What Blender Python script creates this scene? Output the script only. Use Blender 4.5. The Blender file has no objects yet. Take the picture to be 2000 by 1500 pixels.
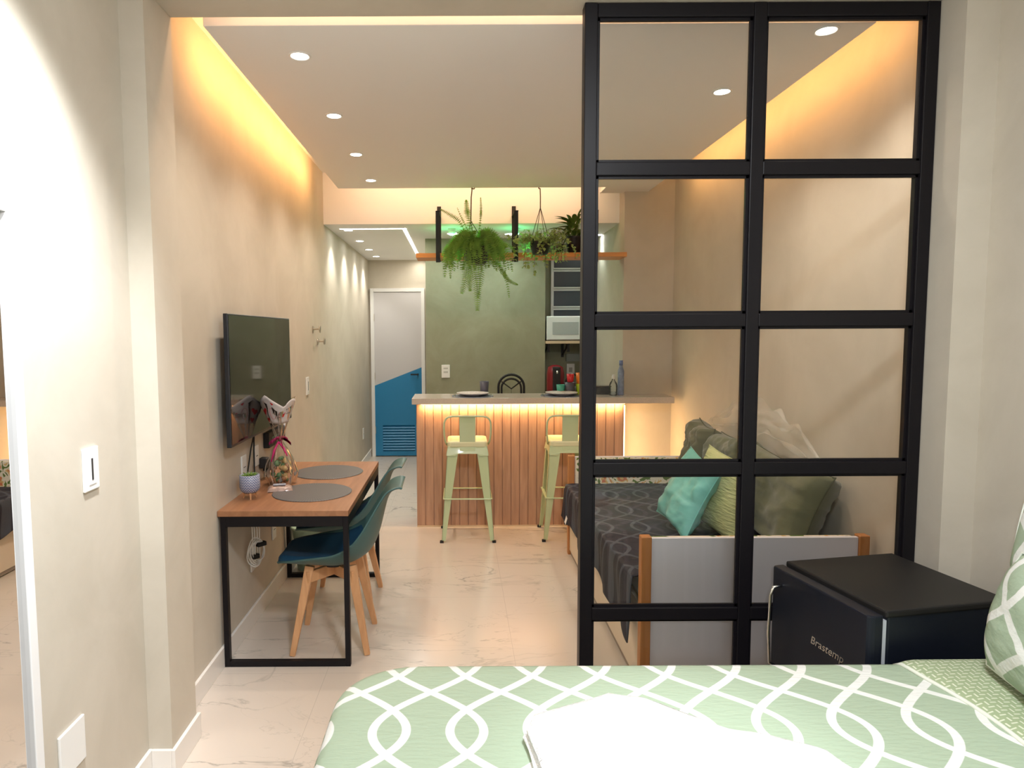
import bpy, math, random
from mathutils import Vector, Matrix, noise
PI = math.pi
sc = bpy.context.scene
COL = sc.collection
R = math.radians

# ------------------------------------------------------------------ camera
cd = bpy.data.cameras.new('camera'); cam = bpy.data.objects.new('camera', cd); COL.objects.link(cam)
cd.sensor_width = 36.0; cd.lens = 36.0 * 1300 / 2000
cd.shift_x = 0.0525
cd.clip_start = 0.02
cam.rotation_euler = (Matrix.Rotation(R(90 - 4.4), 4, 'X') @ Matrix.Rotation(R(-0.3), 4, 'Z')).to_euler()
cam.location = (0, 0, 1.6)
sc.camera = cam

# ------------------------------------------------------------------ world, view
w = bpy.data.worlds.new('world'); sc.world = w; w.use_nodes = True
w.node_tree.nodes['Background'].inputs[0].default_value = (0.10, 0.13, 0.20, 1)
w.node_tree.nodes['Background'].inputs[1].default_value = 0.5
sc.view_settings.view_transform = 'Standard'; sc.view_settings.look = 'None'
sc.view_settings.gamma = 1; sc.view_settings.use_curve_mapping = False
sc.view_settings.exposure = 0.63
cy = sc.cycles
cy.use_denoising = True
cy.max_bounces = 10; cy.diffuse_bounces = 6; cy.glossy_bounces = 5; cy.transparent_max_bounces = 16
cy.caustics_reflective = False; cy.caustics_refractive = False
cy.sample_clamp_indirect = 5.0; cy.blur_glossy = 0.5

WARM = (1.0, 0.47, 0.15); WARM2 = (1.0, 0.60, 0.34); NEUT = (1.0, 0.83, 0.68); COOL = (0.92, 0.96, 1.0); GREEN = (0.04, 1.0, 0.30)

def light(name, kind, loc, power, color, parent=None, aim=None, **kw):
    d = bpy.data.lights.new(name, kind); d.energy = power; d.color = color
    for k, v in kw.items(): setattr(d, k, v)
    o = bpy.data.objects.new(name, d); COL.objects.link(o)
    o.location = loc
    if aim is not None:
        o.rotation_euler = Vector(aim).to_track_quat('-Z', 'Y').to_euler()
    if parent: o.parent = parent
    return o
# cove light of the hanging ceiling (LED tape lying on top of the panel's rim)
XL, XR = -1.145, 1.80
light('cove_light_left', 'AREA', (-0.958, 4.08, 2.822), 6.2, WARM, aim=(-1, 0, -0.15), shape='RECTANGLE', size=2.25, size_y=0.03)
light('cove_light_right', 'AREA', (1.585, 3.95, 2.822), 4, WARM, aim=(1, 0, -0.1), shape='RECTANGLE', size=2.4, size_y=0.03)
light('cove_light_far', 'AREA', (0.15, 5.435, 2.822), 3.4, WARM2, aim=(0, 1, -0.15), shape='RECTANGLE', size=2.1, size_y=0.03)
light('cove_light_near', 'AREA', (0.3, 2.585, 2.90), 5, WARM2, aim=(0, 0.25, -1), shape='RECTANGLE', size=2.4, size_y=0.03)
# the camera's own flash
light('camera_flash', 'POINT', (0.03, -0.03, 1.66), 18, (0.93, 0.95, 1.0), shadow_soft_size=0.02)
# bedroom ceiling lamp and wall washer (white)
light('bedroom_lamp', 'AREA', (0.45, 0.55, 2.80), 38, COOL, aim=(0, 0.12, -1), shape='DISK', size=0.35)
light('bedroom_spot_bed', 'SPOT', (0.42, 1.25, 2.80), 60, COOL, aim=(0.04, 0.06, -1), spot_size=R(27), spot_blend=0.9, shadow_soft_size=0.05)
light('bedroom_spot_wall', 'SPOT', (-0.60, 1.45, 2.80), 195, COOL, aim=(-0.53, 0.24, -1.00), spot_size=R(64), spot_blend=1.0, shadow_soft_size=0.05)

# ------------------------------------------------------------------ shader helpers
class NX:
    """tiny expression helper over shader math nodes"""
    def __init__(s, nt, sock): s.nt, s.s = nt, sock
    def _m(s, op, *a):
        n = s.nt.nodes.new('ShaderNodeMath'); n.operation = op
        for i, v in enumerate((s,) + a):
            if isinstance(v, NX): s.nt.links.new(v.s, n.inputs[i])
            else: n.inputs[i].default_value = v
        return NX(s.nt, n.outputs[0])
    def __add__(s, o): return s._m('ADD', o)
    def __sub__(s, o): return s._m('SUBTRACT', o)
    def __mul__(s, o): return s._m('MULTIPLY', o)
    def __truediv__(s, o): return s._m('DIVIDE', o)
    def f(s, op, *a): return s._m(op, *a)

def newmat(name):
    m = bpy.data.materials.new(name); m.use_nodes = True
    return m, m.node_tree, m.node_tree.nodes['Principled BSDF']

def P(name, col, rough=0.5, metal=0.0, spec=0.5, emit=None, es=0.0, coat=0.0, trans=0.0, sheen=0.0, bump=None, var=None, alpha=1.0):
    """principled; bump=(scale, strength), var=(scale, amount) -> noise driven"""
    m, nt, b = newmat(name)
    b.inputs['Base Color'].default_value = (*col, 1); b.inputs['Roughness'].default_value = rough
    b.inputs['Metallic'].default_value = metal; b.inputs['Specular IOR Level'].default_value = spec
    b.inputs['Coat Weight'].default_value = coat; b.inputs['Transmission Weight'].default_value = trans
    b.inputs['Sheen Weight'].default_value = sheen; b.inputs['Alpha'].default_value = alpha
    if emit: b.inputs['Emission Color'].default_value = (*emit, 1); b.inputs['Emission Strength'].default_value = es
    tc = nt.nodes.new('ShaderNodeTexCoord')
    if var:
        n = nt.nodes.new('ShaderNodeTexNoise'); n.inputs['Scale'].default_value = var[0]; n.inputs['Detail'].default_value = 5
        nt.links.new(tc.outputs['Object'], n.inputs['Vector'])
        mx = nt.nodes.new('ShaderNodeMix'); mx.data_type = 'RGBA'
        mx.inputs['A'].default_value = (*[c * (1 - var[1]) for c in col], 1)
        mx.inputs['B'].default_value = (*[min(1, c * (1 + var[1])) for c in col], 1)
        nt.links.new(n.outputs['Fac'], mx.inputs['Factor']); nt.links.new(mx.outputs['Result'], b.inputs['Base Color'])
    if bump:
        n = nt.nodes.new('ShaderNodeTexNoise'); n.inputs['Scale'].default_value = bump[0]; n.inputs['Detail'].default_value = 4
        nt.links.new(tc.outputs['Object'], n.inputs['Vector'])
        bp = nt.nodes.new('ShaderNodeBump'); bp.inputs['Strength'].default_value = bump[1]; bp.inputs['Distance'].default_value = 0.01
        nt.links.new(n.outputs['Fac'], bp.inputs['Height']); nt.links.new(bp.outputs['Normal'], b.inputs['Normal'])
    return m

def coords(nt):
    tc = nt.nodes.new('ShaderNodeTexCoord'); sp = nt.nodes.new('ShaderNodeSeparateXYZ')
    nt.links.new(tc.outputs['Object'], sp.inputs[0])
    return tc, [NX(nt, sp.outputs[i]) for i in range(3)]

def mixcol(nt, fac, a, b_, out):
    mx = nt.nodes.new('ShaderNodeMix'); mx.data_type = 'RGBA'
    for k, v in (('A', a), ('B', b_)):
        if isinstance(v, tuple): mx.inputs[k].default_value = (*v, 1)
        else: nt.links.new(v, mx.inputs[k])
    nt.links.new(fac.s if isinstance(fac, NX) else fac, mx.inputs['Factor'])
    if out is not None: nt.links.new(mx.outputs['Result'], out)
    return mx.outputs['Result']

def mat_wood(name, a, b, axis='Y', scale=1.0, rough=0.45):
    m, nt, bs = newmat(name)
    tc = nt.nodes.new('ShaderNodeTexCoord'); mp = nt.nodes.new('ShaderNodeMapping')
    s = {'X': (1.2, 14, 14), 'Y': (14, 1.2, 14), 'Z': (14, 14, 1.2)}[axis]
    mp.inputs['Scale'].default_value = tuple(v * scale for v in s)
    nt.links.new(tc.outputs['Object'], mp.inputs[0])
    n = nt.nodes.new('ShaderNodeTexNoise'); n.inputs['Scale'].default_value = 2.2; n.inputs['Detail'].default_value = 6; n.inputs['Distortion'].default_value = 0.6
    nt.links.new(mp.outputs[0], n.inputs['Vector'])
    cr = nt.nodes.new('ShaderNodeValToRGB'); cr.color_ramp.elements[0].position = 0.32; cr.color_ramp.elements[1].position = 0.68
    cr.color_ramp.elements[0].color = (*a, 1); cr.color_ramp.elements[1].color = (*b, 1)
    nt.links.new(n.outputs['Fac'], cr.inputs[0]); nt.links.new(cr.outputs[0], bs.inputs['Base Color'])
    bs.inputs['Roughness'].default_value = rough
    return m

def mat_plaster(name, a, b, rough=0.75):
    """burnt-cement style wall paint: broad cloudy mottling"""
    m, nt, bs = newmat(name)
    tc = nt.nodes.new('ShaderNodeTexCoord')
    n = nt.nodes.new('ShaderNodeTexNoise'); n.inputs['Scale'].default_value = 2.4; n.inputs['Detail'].default_value = 7; n.inputs['Roughness'].default_value = 0.62; n.inputs['Distortion'].default_value = 0.5
    nt.links.new(tc.outputs['Object'], n.inputs['Vector'])
    cr = nt.nodes.new('ShaderNodeValToRGB'); cr.color_ramp.elements[0].position = 0.35; cr.color_ramp.elements[1].position = 0.65
    cr.color_ramp.elements[0].color = (*a, 1); cr.color_ramp.elements[1].color = (*b, 1)
    nt.links.new(n.outputs['Fac'], cr.inputs[0]); nt.links.new(cr.outputs[0], bs.inputs['Base Color'])
    bs.inputs['Roughness'].default_value = rough; bs.inputs['Specular IOR Level'].default_value = 0.3
    return m

def mat_marble():
    m, nt, bs = newmat('marble_tile')
    tc, (x, y, z) = coords(nt)
    def vein(scale, dist, seed, width):
        mp = nt.nodes.new('ShaderNodeMapping'); mp.inputs['Location'].default_value = (seed, seed * 1.7, 0); mp.inputs['Rotation'].default_value = (0, 0, 0.6)
        mp.inputs['Scale'].default_value = (1.0, 2.1, 1)
        nt.links.new(tc.outputs['Object'], mp.inputs[0])
        n = nt.nodes.new('ShaderNodeTexNoise'); n.inputs['Scale'].default_value = scale; n.inputs['Detail'].default_value = 6; n.inputs['Distortion'].default_value = dist; n.inputs['Roughness'].default_value = 0.55
        nt.links.new(mp.outputs[0], n.inputs['Vector'])
        v = (NX(nt, n.outputs['Fac']) - 0.5).f('ABSOLUTE')
        return (v * -1.0 / width + 1.0).f('MAXIMUM', 0.0).f('POWER', 1.5)
    v1 = vein(0.85, 0.9, 3.1, 0.012); v2 = vein(1.9, 1.1, 8.2, 0.010)
    msk = nt.nodes.new('ShaderNodeTexNoise'); msk.inputs['Scale'].default_value = 1.1; msk.inputs['Detail'].default_value = 2
    nt.links.new(tc.outputs['Object'], msk.inputs['Vector'])
    mk = ((NX(nt, msk.outputs['Fac']) - 0.42) * 5.0).f('MAXIMUM', 0.0).f('MINIMUM', 1.0)
    v = (v1 * 0.8 + v2 * 0.42) * mk
    # joints between 0.9 m tiles
    def joint(c, off, p):
        d = ((c + off) / p).f('FRACT'); d = (d - 0.5).f('ABSOLUTE') * -1.0 + 0.5
        return (d * p).f('LESS_THAN', 0.0012)
    j = joint(x, 10.53, 0.9).f('MAXIMUM', joint(y, 10.47, 0.9))
    fac = v.f('MAXIMUM', j * 0.35)
    mixcol(nt, fac, (0.61, 0.545, 0.48), (0.22, 0.215, 0.19), bs.inputs['Base Color'])
    bs.inputs['Roughness'].default_value = 0.22; bs.inputs['Specular IOR Level'].default_value = 0.45
    return m

def mat_lattice(name, base, line, PX, T, a, wd, axes=(0, 1), off=(0, 0), rough=0.85, soft=0.15):
    """interlaced wavy strands crossing into lenses and diamonds"""
    m, nt, bs = newmat(name)
    tc, c = coords(nt)
    x = c[axes[0]] + off[0]; y = c[axes[1]] + off[1]
    A = PX / 2 + a
    ph = y * (PI / T)
    cs = ph.f('COSINE'); sn = ph.f('SINE')
    slope = sn * (A * PI / T)
    norm = (slope * slope + 1.0).f('SQRT')
    def strand(sign):
        d = (x - PX / 2 - cs * (A * sign)) / PX
        d = (d + 0.5).f('FRACT') - 0.5
        return (d.f('ABSOLUTE') * PX) / norm
    d = strand(1).f('MINIMUM', strand(-1))
    fac = ((d * -1.0 + wd) / (wd * soft)).f('MAXIMUM', 0.0).f('MINIMUM', 1.0)
    mixcol(nt, fac, base, line, bs.inputs['Base Color'])
    bs.inputs['Roughness'].default_value = rough; bs.inputs['Specular IOR Level'].default_value = 0.2
    n = nt.nodes.new('ShaderNodeTexNoise'); n.inputs['Scale'].default_value = 1.0; n.inputs['Detail'].default_value = 3
    mp = nt.nodes.new('ShaderNodeMapping'); mp.inputs['Scale'].default_value = (28, 95, 60)
    nt.links.new(tc.outputs['Object'], mp.inputs[0]); nt.links.new(mp.outputs[0], n.inputs['Vector'])
    bp = nt.nodes.new('ShaderNodeBump'); bp.inputs['Strength'].default_value = 0.5; bp.inputs['Distance'].default_value = 0.006
    nt.links.new(n.outputs['Fac'], bp.inputs['Height']); nt.links.new(bp.outputs['Normal'], bs.inputs['Normal'])
    return m

def mat_glass(name, tint=(1, 1, 1), ior=1.45, rough=0.0, boost=1.0):
    m = bpy.data.materials.new(name); m.use_nodes = True; nt = m.node_tree
    for n in list(nt.nodes): nt.nodes.remove(n)
    o = nt.nodes.new('ShaderNodeOutputMaterial'); t = nt.nodes.new('ShaderNodeBsdfTransparent'); g = nt.nodes.new('ShaderNodeBsdfGlossy')
    fr = nt.nodes.new('ShaderNodeFresnel'); fr.inputs[0].default_value = ior
    t.inputs[0].default_value = (*tint, 1); g.inputs['Roughness'].default_value = rough
    f = NX(nt, fr.outputs[0]) * boost
    mx = nt.nodes.new('ShaderNodeMixShader'); nt.links.new(f.s, mx.inputs[0]); nt.links.new(t.outputs[0], mx.inputs[1]); nt.links.new(g.outputs[0], mx.inputs[2])
    nt.links.new(mx.outputs[0], o.inputs[0])
    return m

def mat_emit(name, col, s):
    m = bpy.data.materials.new(name); m.use_nodes = True; nt = m.node_tree
    b = nt.nodes['Principled BSDF']; b.inputs['Base Color'].default_value = (0.9, 0.9, 0.9, 1)
    b.inputs['Emission Color'].default_value = (*col, 1); b.inputs['Emission Strength'].default_value = s
    return m

M = {}
M['wall'] = mat_plaster('greige_plaster', (0.525, 0.475, 0.395), (0.590, 0.538, 0.455))
M['green_wall'] = mat_plaster('green_cement', (0.255, 0.258, 0.175), (0.325, 0.330, 0.240), 0.7)
M['white_paint'] = P('white_paint', (0.86, 0.85, 0.85), 0.7, spec=0.25)
M['white_gloss'] = P('white_gloss', (0.82, 0.82, 0.82), 0.3)
M['base'] = P('porcelain_skirting', (0.78, 0.75, 0.71), 0.3)
M['floor'] = mat_marble()
M['black'] = P('black_steel', (0.007, 0.006, 0.008), 0.42, spec=0.22)
M['blackmatt'] = P('black_matt', (0.010, 0.009, 0.010), 0.6)
M['rubber'] = P('black_rubber', (0.01, 0.01, 0.01), 0.8)
M['glass'] = mat_glass('clear_glass', (0.965, 0.975, 0.965), boost=0.75)
M['table_wood'] = mat_wood('table_wood', (0.285, 0.130, 0.062), (0.385, 0.185, 0.092), 'Y', 0.9, 0.38)
M['slat_wood'] = mat_wood('slat_wood', (0.40, 0.225, 0.145), (0.52, 0.31, 0.205), 'Z', 1.1, 0.5)
M['beech'] = mat_wood('beech', (0.56, 0.285, 0.13), (0.68, 0.37, 0.18), 'Z', 1.0, 0.4)
M['pine'] = mat_wood('orange_pine', (0.60, 0.215, 0.035), (0.74, 0.30, 0.06), 'X', 0.8, 0.42)
M['post'] = mat_wood('post_wood', (0.40, 0.155, 0.045), (0.52, 0.225, 0.075), 'Z', 0.9, 0.45)
M['pale_wood'] = mat_wood('pale_wood', (0.55, 0.42, 0.28), (0.66, 0.52, 0.36), 'X', 1.0, 0.5)
M['granite'] = P('speckled_stone', (0.50, 0.44, 0.39), 0.16, var=(260, 0.30), spec=0.5)
M['mint'] = P('mint_enamel', (0.50, 0.60, 0.36), 0.22, coat=0.3)
M['mint_lit'] = P('mint_warm_lit', (0.66, 0.66, 0.42), 0.35)  # stool mint made paler and yellower: warm LED light painted into the seat
M['teal'] = P('teal_plastic', (0.052, 0.120, 0.118), 0.42, spec=0.4)
M['teal_cush'] = P('petrol_cushion', (0.012, 0.062, 0.125), 0.6, spec=0.3, bump=(60, 0.1))
M['grey_mat'] = None
M['white_pl'] = P('white_plastic', (0.80, 0.80, 0.78), 0.35)
M['slot'] = P('dark_slot', (0.02, 0.02, 0.02), 0.6)
M['steel'] = P('brushed_steel', (0.55, 0.50, 0.42), 0.3, metal=1.0)
M['chrome'] = P('chrome', (0.8, 0.8, 0.8), 0.12, metal=1.0)
M['lens'] = mat_emit('lamp_lens', (1.0, 0.92, 0.80), 14)
M['lens_cool'] = mat_emit('lamp_lens_cool', (0.95, 0.98, 1.0), 14)
M['lens_green'] = mat_emit('lamp_lens_green', (0.30, 1.0, 0.62), 22)
M['led_warm'] = mat_emit('led_tape_warm', (1.0, 0.62, 0.26), 7)
M['led_white'] = mat_emit('led_profile_white', (1.0, 0.93, 0.80), 5)
M['blue'] = P('blue_paint', (0.018, 0.22, 0.46), 0.4)
M['dark_screen'] = P('screen', (0.006, 0.006, 0.007), 0.06, spec=0.6, coat=0.4)
M['tv_body'] = P('tv_body', (0.010, 0.014, 0.022), 0.35)
M['towel'] = P('white_towel', (0.86, 0.87, 0.87), 0.95, bump=(180, 0.5), sheen=0.3)
M['olive'] = P('olive_velvet', (0.110, 0.112, 0.058), 0.85, sheen=0.35, var=(5, 0.16), bump=(14, 0.35))
M['turq'] = P('turquoise_satin', (0.16, 0.47, 0.43), 0.45, bump=(9, 0.5), var=(4, 0.12))
M['lime'] = P('lime_quilt', (0.50, 0.53, 0.27), 0.8)
M['pot_black'] = P('black_pot', (0.010, 0.009, 0.012), 0.35)
M['fern'] = P('fern_leaf', (0.20, 0.36, 0.05), 0.55, var=(22, 0.6))
M['ivy'] = P('ivy_leaf', (0.42, 0.52, 0.19), 0.5, var=(45, 0.55))
M['lily'] = P('glossy_leaf', (0.085, 0.135, 0.018), 0.35, var=(14, 0.5))
def leafy(m, amt=0.38):
    nt = m.node_tree; b = nt.nodes['Principled BSDF']; out = nt.nodes['Material Output']
    tr = nt.nodes.new('ShaderNodeBsdfTranslucent'); mx = nt.nodes.new('ShaderNodeMixShader'); mx.inputs[0].default_value = amt
    src = b.inputs['Base Color'].links
    if src: nt.links.new(src[0].from_socket, tr.inputs[0])
    nt.links.new(b.outputs[0], mx.inputs[1]); nt.links.new(tr.outputs[0], mx.inputs[2]); nt.links.new(mx.outputs[0], out.inputs[0])
for k in ('fern', 'ivy'): leafy(M[k])
M['stem'] = P('brown_stem', (0.10, 0.055, 0.03), 0.7)
M['night'] = P('frosted_night_pane', (0.075, 0.09, 0.12), 0.25, spec=0.5)
M['cream_panel'] = P('cream_laminate', (0.72, 0.62, 0.50), 0.4)
M['white_panel'] = P('white_laminate', (0.70, 0.69, 0.76), 0.45)
M['lattice_bed'] = mat_lattice('lattice_bedspread', (0.365, 0.450, 0.335), (0.76, 0.77, 0.745), 0.183, 0.342, 0.040, 0.0115, (0, 1), (-0.016, 0.205))
M['lattice_pillow'] = mat_lattice('lattice_pillow', (0.365, 0.450, 0.335), (0.76, 0.77, 0.745), 0.22, 0.34, 0.045, 0.013, (0, 2), (0.02, 0.06))
M['lattice_navy'] = mat_lattice('lattice_navy', (0.020, 0.020, 0.035), (0.062, 0.070, 0.092), 0.20, 0.36, 0.045, 0.010, (0, 1), (0.0, 0.0), 0.6)
M['mirror'] = P('mirror_silver', (0.92, 0.92, 0.92), 0.01, metal=1.0)
M['fridge'] = P('black_fridge', (0.007, 0.009, 0.016), 0.33, spec=0.3, bump=(400, 0.03))
M['fridge_top'] = P('black_fridge_top', (0.012, 0.011, 0.011), 0.5, spec=0.3)

# ------------------------------------------------------------------ mesh helpers
class MB:
    def __init__(s): s.v, s.f = [], []
    def add(s, vs, fs):
        b = len(s.v); s.v += [tuple(v) for v in vs]; s.f += [tuple(i + b for i in f) for f in fs]; return s
    def box(s, x0, x1, y0, y1, z0, z1):
        vs = [(x, y, z) for z in (z0, z1) for y in (y0, y1) for x in (x0, x1)]
        return s.add(vs, [(0, 2, 3, 1), (4, 5, 7, 6), (0, 1, 5, 4), (2, 6, 7, 3), (0, 4, 6, 2), (1, 3, 7, 5)])
    def hexa(s, a, b):
        """two quads (4 points each, same winding) joined into a solid"""
        return s.add(list(a) + list(b), [(3, 2, 1, 0), (4, 5, 6, 7), (0, 1, 5, 4), (1, 2, 6, 5), (2, 3, 7, 6), (3, 0, 4, 7)])
    def bar(s, p, q, w, d=None, w2=None, d2=None, up=(0, 0, 1)):
        """square-section bar from p to q, tapering from (w, d) to (w2, d2)"""
        p, q = Vector(p), Vector(q); d = d or w; w2 = w2 or w; d2 = d2 or d
        t = (q - p).normalized(); u = Vector(up)
        if abs(t.dot(u)) > 0.95: u = Vector((0, 1, 0))
        a = t.cross(u).normalized(); b = a.cross(t).normalized()
        def ring(c, w_, d_): return [c + a * sx * w_ / 2 + b * sy * d_ / 2 for sx, sy in ((-1, -1), (1, -1), (1, 1), (-1, 1))]
        return s.hexa(ring(p, w, d), ring(q, w2, d2))
    def tube(s, pts, r, n=8, closed=False):
        pts = [Vector(p) for p in pts]; m = len(pts); rs = r if isinstance(r, (list, tuple)) else [r] * m
        base = len(s.v); nrm = None
        for i, p in enumerate(pts):
            if closed: t = pts[(i + 1) % m] - pts[i - 1]
            else: t = pts[min(i + 1, m - 1)] - pts[max(i - 1, 0)]
            t.normalize()
            if nrm is None:
                nrm = t.cross(Vector((0, 0, 1)))
                if nrm.length < 0.1: nrm = t.cross(Vector((0, 1, 0)))
            nrm = (nrm - t * nrm.dot(t)).normalized(); bn = t.cross(nrm)
            for k in range(n):
                a = 2 * PI * k / n
                s.v.append(tuple(p + (nrm * math.cos(a) + bn * math.sin(a)) * rs[i]))
        for i in range(m if closed else m - 1):
            j = (i + 1) % m
            for k in range(n):
                l = (k + 1) % n
                s.f.append((base + i * n + k, base + i * n + l, base + j * n + l, base + j * n + k))
        if not closed:
            s.f.append(tuple(base + k for k in reversed(range(n)))); s.f.append(tuple(base + (m - 1) * n + k for k in range(n)))
        return s
    def lathe(s, prof, c=(0, 0, 0), n=28, sx=1, sy=1):
        """prof: list of (radius, z) from bottom to top; zero radii close the end"""
        base = len(s.v); idx = []
        for r, z in prof:
            if r < 1e-6:
                s.v.append((c[0], c[1], c[2] + z)); idx.append([len(s.v) - 1])
            else:
                ring = []
                for k in range(n):
                    a = 2 * PI * k / n
                    s.v.append((c[0] + r * sx * math.cos(a), c[1] + r * sy * math.sin(a), c[2] + z)); ring.append(len(s.v) - 1)
                idx.append(ring)
        for A, B in zip(idx, idx[1:]):
            for k in range(n):
                l = (k + 1) % n
                if len(A) == 1 and len(B) == 1: continue
                if len(A) == 1: s.f.append((A[0], B[l], B[k]))
                elif len(B) == 1: s.f.append((A[k], A[l], B[0]))
                else: s.f.append((A[k], A[l], B[l], B[k]))
        return s
    def grid(s, fn, nu, nv, wrap_u=False):
        base = len(s.v); cu = nu if wrap_u else nu + 1
        for j in range(nv + 1):
            for i in range(cu): s.v.append(tuple(fn(i / nu, j / nv)))
        for j in range(nv):
            for i in range(nu):
                a = base + j * cu + i; b = base + j * cu + (i + 1) % cu
                s.f.append((a, b, b + cu, a + cu))
        return s
    def prism(s, outline, z0, z1, axis='Z'):
        """outline: 2D points; extruded along axis"""
        n = len(outline)
        def pt(p, z): return {'Z': (p[0], p[1], z), 'Y': (p[0], z, p[1]), 'X': (z, p[0], p[1])}[axis]
        return s.add([pt(p, z0) for p in outline] + [pt(p, z1) for p in outline],
                     [tuple(reversed(range(n))), tuple(range(n, 2 * n))] + [(i, (i + 1) % n, n + (i + 1) % n, n + i) for i in range(n)])
    def build(s, name, mat, parent=None, smooth=False, bevel=0.0, solid=0.0, sub=0, loc=None, fixn=True):
        me = bpy.data.meshes.new(name); me.from_pydata(s.v, [], s.f); me.update()
        if fixn:
            import bmesh
            bm = bmesh.new(); bm.from_mesh(me); bmesh.ops.recalc_face_normals(bm, faces=bm.faces); bm.to_mesh(me); bm.free()
        if mat: me.materials.append(mat)
        o = bpy.data.objects.new(name, me); COL.objects.link(o)
        if smooth: me.polygons.foreach_set('use_smooth', [True] * len(me.polygons))
        if solid:
            md = o.modifiers.new('solid', 'SOLIDIFY'); md.thickness = solid; md.offset = 0
        if bevel:
            md = o.modifiers.new('bevel', 'BEVEL'); md.width = bevel; md.segments = 2; md.limit_method = 'ANGLE'; md.angle_limit = R(40)
        if sub:
            md = o.modifiers.new('sub', 'SUBSURF'); md.levels = sub; md.render_levels = sub
        if parent: o.parent = parent
        if loc: o.location = loc
        return o

def tag(o, label, cat, group=None, kind=None):
    o['label'] = label; o['category'] = cat
    if group: o['group'] = group
    if kind: o['kind'] = kind
    return o
def thing(name, label, cat, loc=(0, 0, 0), rz=0, group=None, rot=None):
    o = bpy.data.objects.new(name, None); COL.objects.link(o); o.empty_display_size = 0.05
    o.location = loc; o.rotation_euler = rot or (0, 0, rz)
    return tag(o, label, cat, group)
def struct(name, mb, mat, label, cat, **kw):
    o = mb.build(name, mat, **kw); return tag(o, label, cat, kind='structure')
def sroot(name, label, cat, loc=(0, 0, 0)):
    o = thing(name, label, cat, loc); o['kind'] = 'structure'; return o
def dup(root, loc, label, rz=None, group=None):
    r = root.copy(); COL.objects.link(r); r.location = loc; r['label'] = label
    if rz is not None: r.rotation_euler = (0, 0, rz)
    if group: r['group'] = group
    for ch in list(root.children):
        c = ch.copy(); COL.objects.link(c); c.parent = r
        for g in list(ch.children):
            d = g.copy(); COL.objects.link(d); d.parent = c
    return r
def B(*a): return MB().box(*a)

# ================================================================== the room
YB0, YB1 = 2.31, 2.53           # beam and pillars between bedroom and living room
struct('floor', B(-1.4, 2.1, -1.3, 8.9, -0.08, 0), M['floor'], 'pale marble porcelain floor with fine grey veins', 'floor')
struct('wall_left', B(-1.245, XL, YB1, 8.70, 0, 3.05), M['wall'], 'long greige left wall of the living room and corridor', 'wall')
struct('wall_bedroom_left', B(-1.245, -1.13, -1.25, YB0, 0, 3.05), M['wall'], 'greige bedroom wall on the left with switch and mirror', 'wall')
struct('wall_bedroom_right', B(1.82, 1.92, -1.25, YB0, 0, 3.05), M['wall'], 'greige bedroom wall on the right behind the bed head', 'wall')
struct('wall_bedroom_back', B(-1.245, 1.92, -1.35, -1.25, 0, 3.05), M['wall'], 'bedroom wall behind the viewpoint', 'wall')
struct('wall_right', B(XR, 1.92, YB1, 5.60, 0, 3.05), M['wall'], 'warm lit beige right wall of the living room', 'wall')
struct('trim_1', B(-1.245, 1.92, YB0, YB1, 2.755, 3.05), M['wall'], 'dropped beam between bedroom and living room', 'beam')
struct('trim_2', B(-1.245, -1.045, YB0, YB1, 0, 2.755), M['wall'], 'shallow greige pillar on the left of the opening', 'pillar')
struct('trim_3', B(1.705, 1.92, YB0, YB1, 0, 2.755), M['wall'], 'shallow greige pillar on the right beside the glass partition', 'pillar')
struct('trim_4', B(1.385, 1.92, 5.60, 7.30, 0, 3.05), M['wall'], 'wide beige pillar right of the kitchen counter', 'pillar')
struct('wall_header', B(-1.145, 1.385, 5.78, 5.98, 2.53, 3.05), M['white_paint'], 'white header above the kitchen opening washed by warm light', 'wall')
struct('wall_kitchen', MB().prism([(-0.32, 6.68), (0.872, 6.68), (0.872, 7.10), (1.385, 7.10), (1.385, 7.24), (0.78, 7.24), (0.78, 6.78), (-0.22, 6.78), (-0.22, 8.6), (-0.32, 8.6)], 0, 2.53), M['green_wall'], 'sage green cement wall behind the bar with a recess at its right end', 'wall')
struct('wall_corridor_end', B(-1.245, -0.22, 8.60, 8.70, 0, 2.60), M['wall'], 'beige corridor end wall around the painted door', 'wall')
struct('ceiling', B(-1.245, 1.92, -1.35, YB0, 2.90, 3.05), M['white_paint'], 'white bedroom ceiling', 'ceiling')
struct('ceiling_upper', B(-1.245, 1.92, YB1, 5.78, 2.965, 3.05), M['white_paint'], 'white upper ceiling glowing above the hanging panel', 'ceiling')
struct('ceiling_kitchen', B(-1.245, 1.92, 5.98, 8.70, 2.53, 2.60), M['white_paint'], 'low white ceiling over kitchen and corridor', 'ceiling')
XS0, XS1 = -0.953, 1.58
cp = MB().prism([(XS0, 2.60), (XS1, 2.60), (XS1, 5.66), (1.19, 5.66), (1.19, 5.43), (XS0, 5.43)], 2.755, 2.80)
struct('ceiling_panel', cp, M['white_paint'], 'hanging white plaster ceiling panel with glowing rim', 'ceiling', bevel=0.002)
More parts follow.
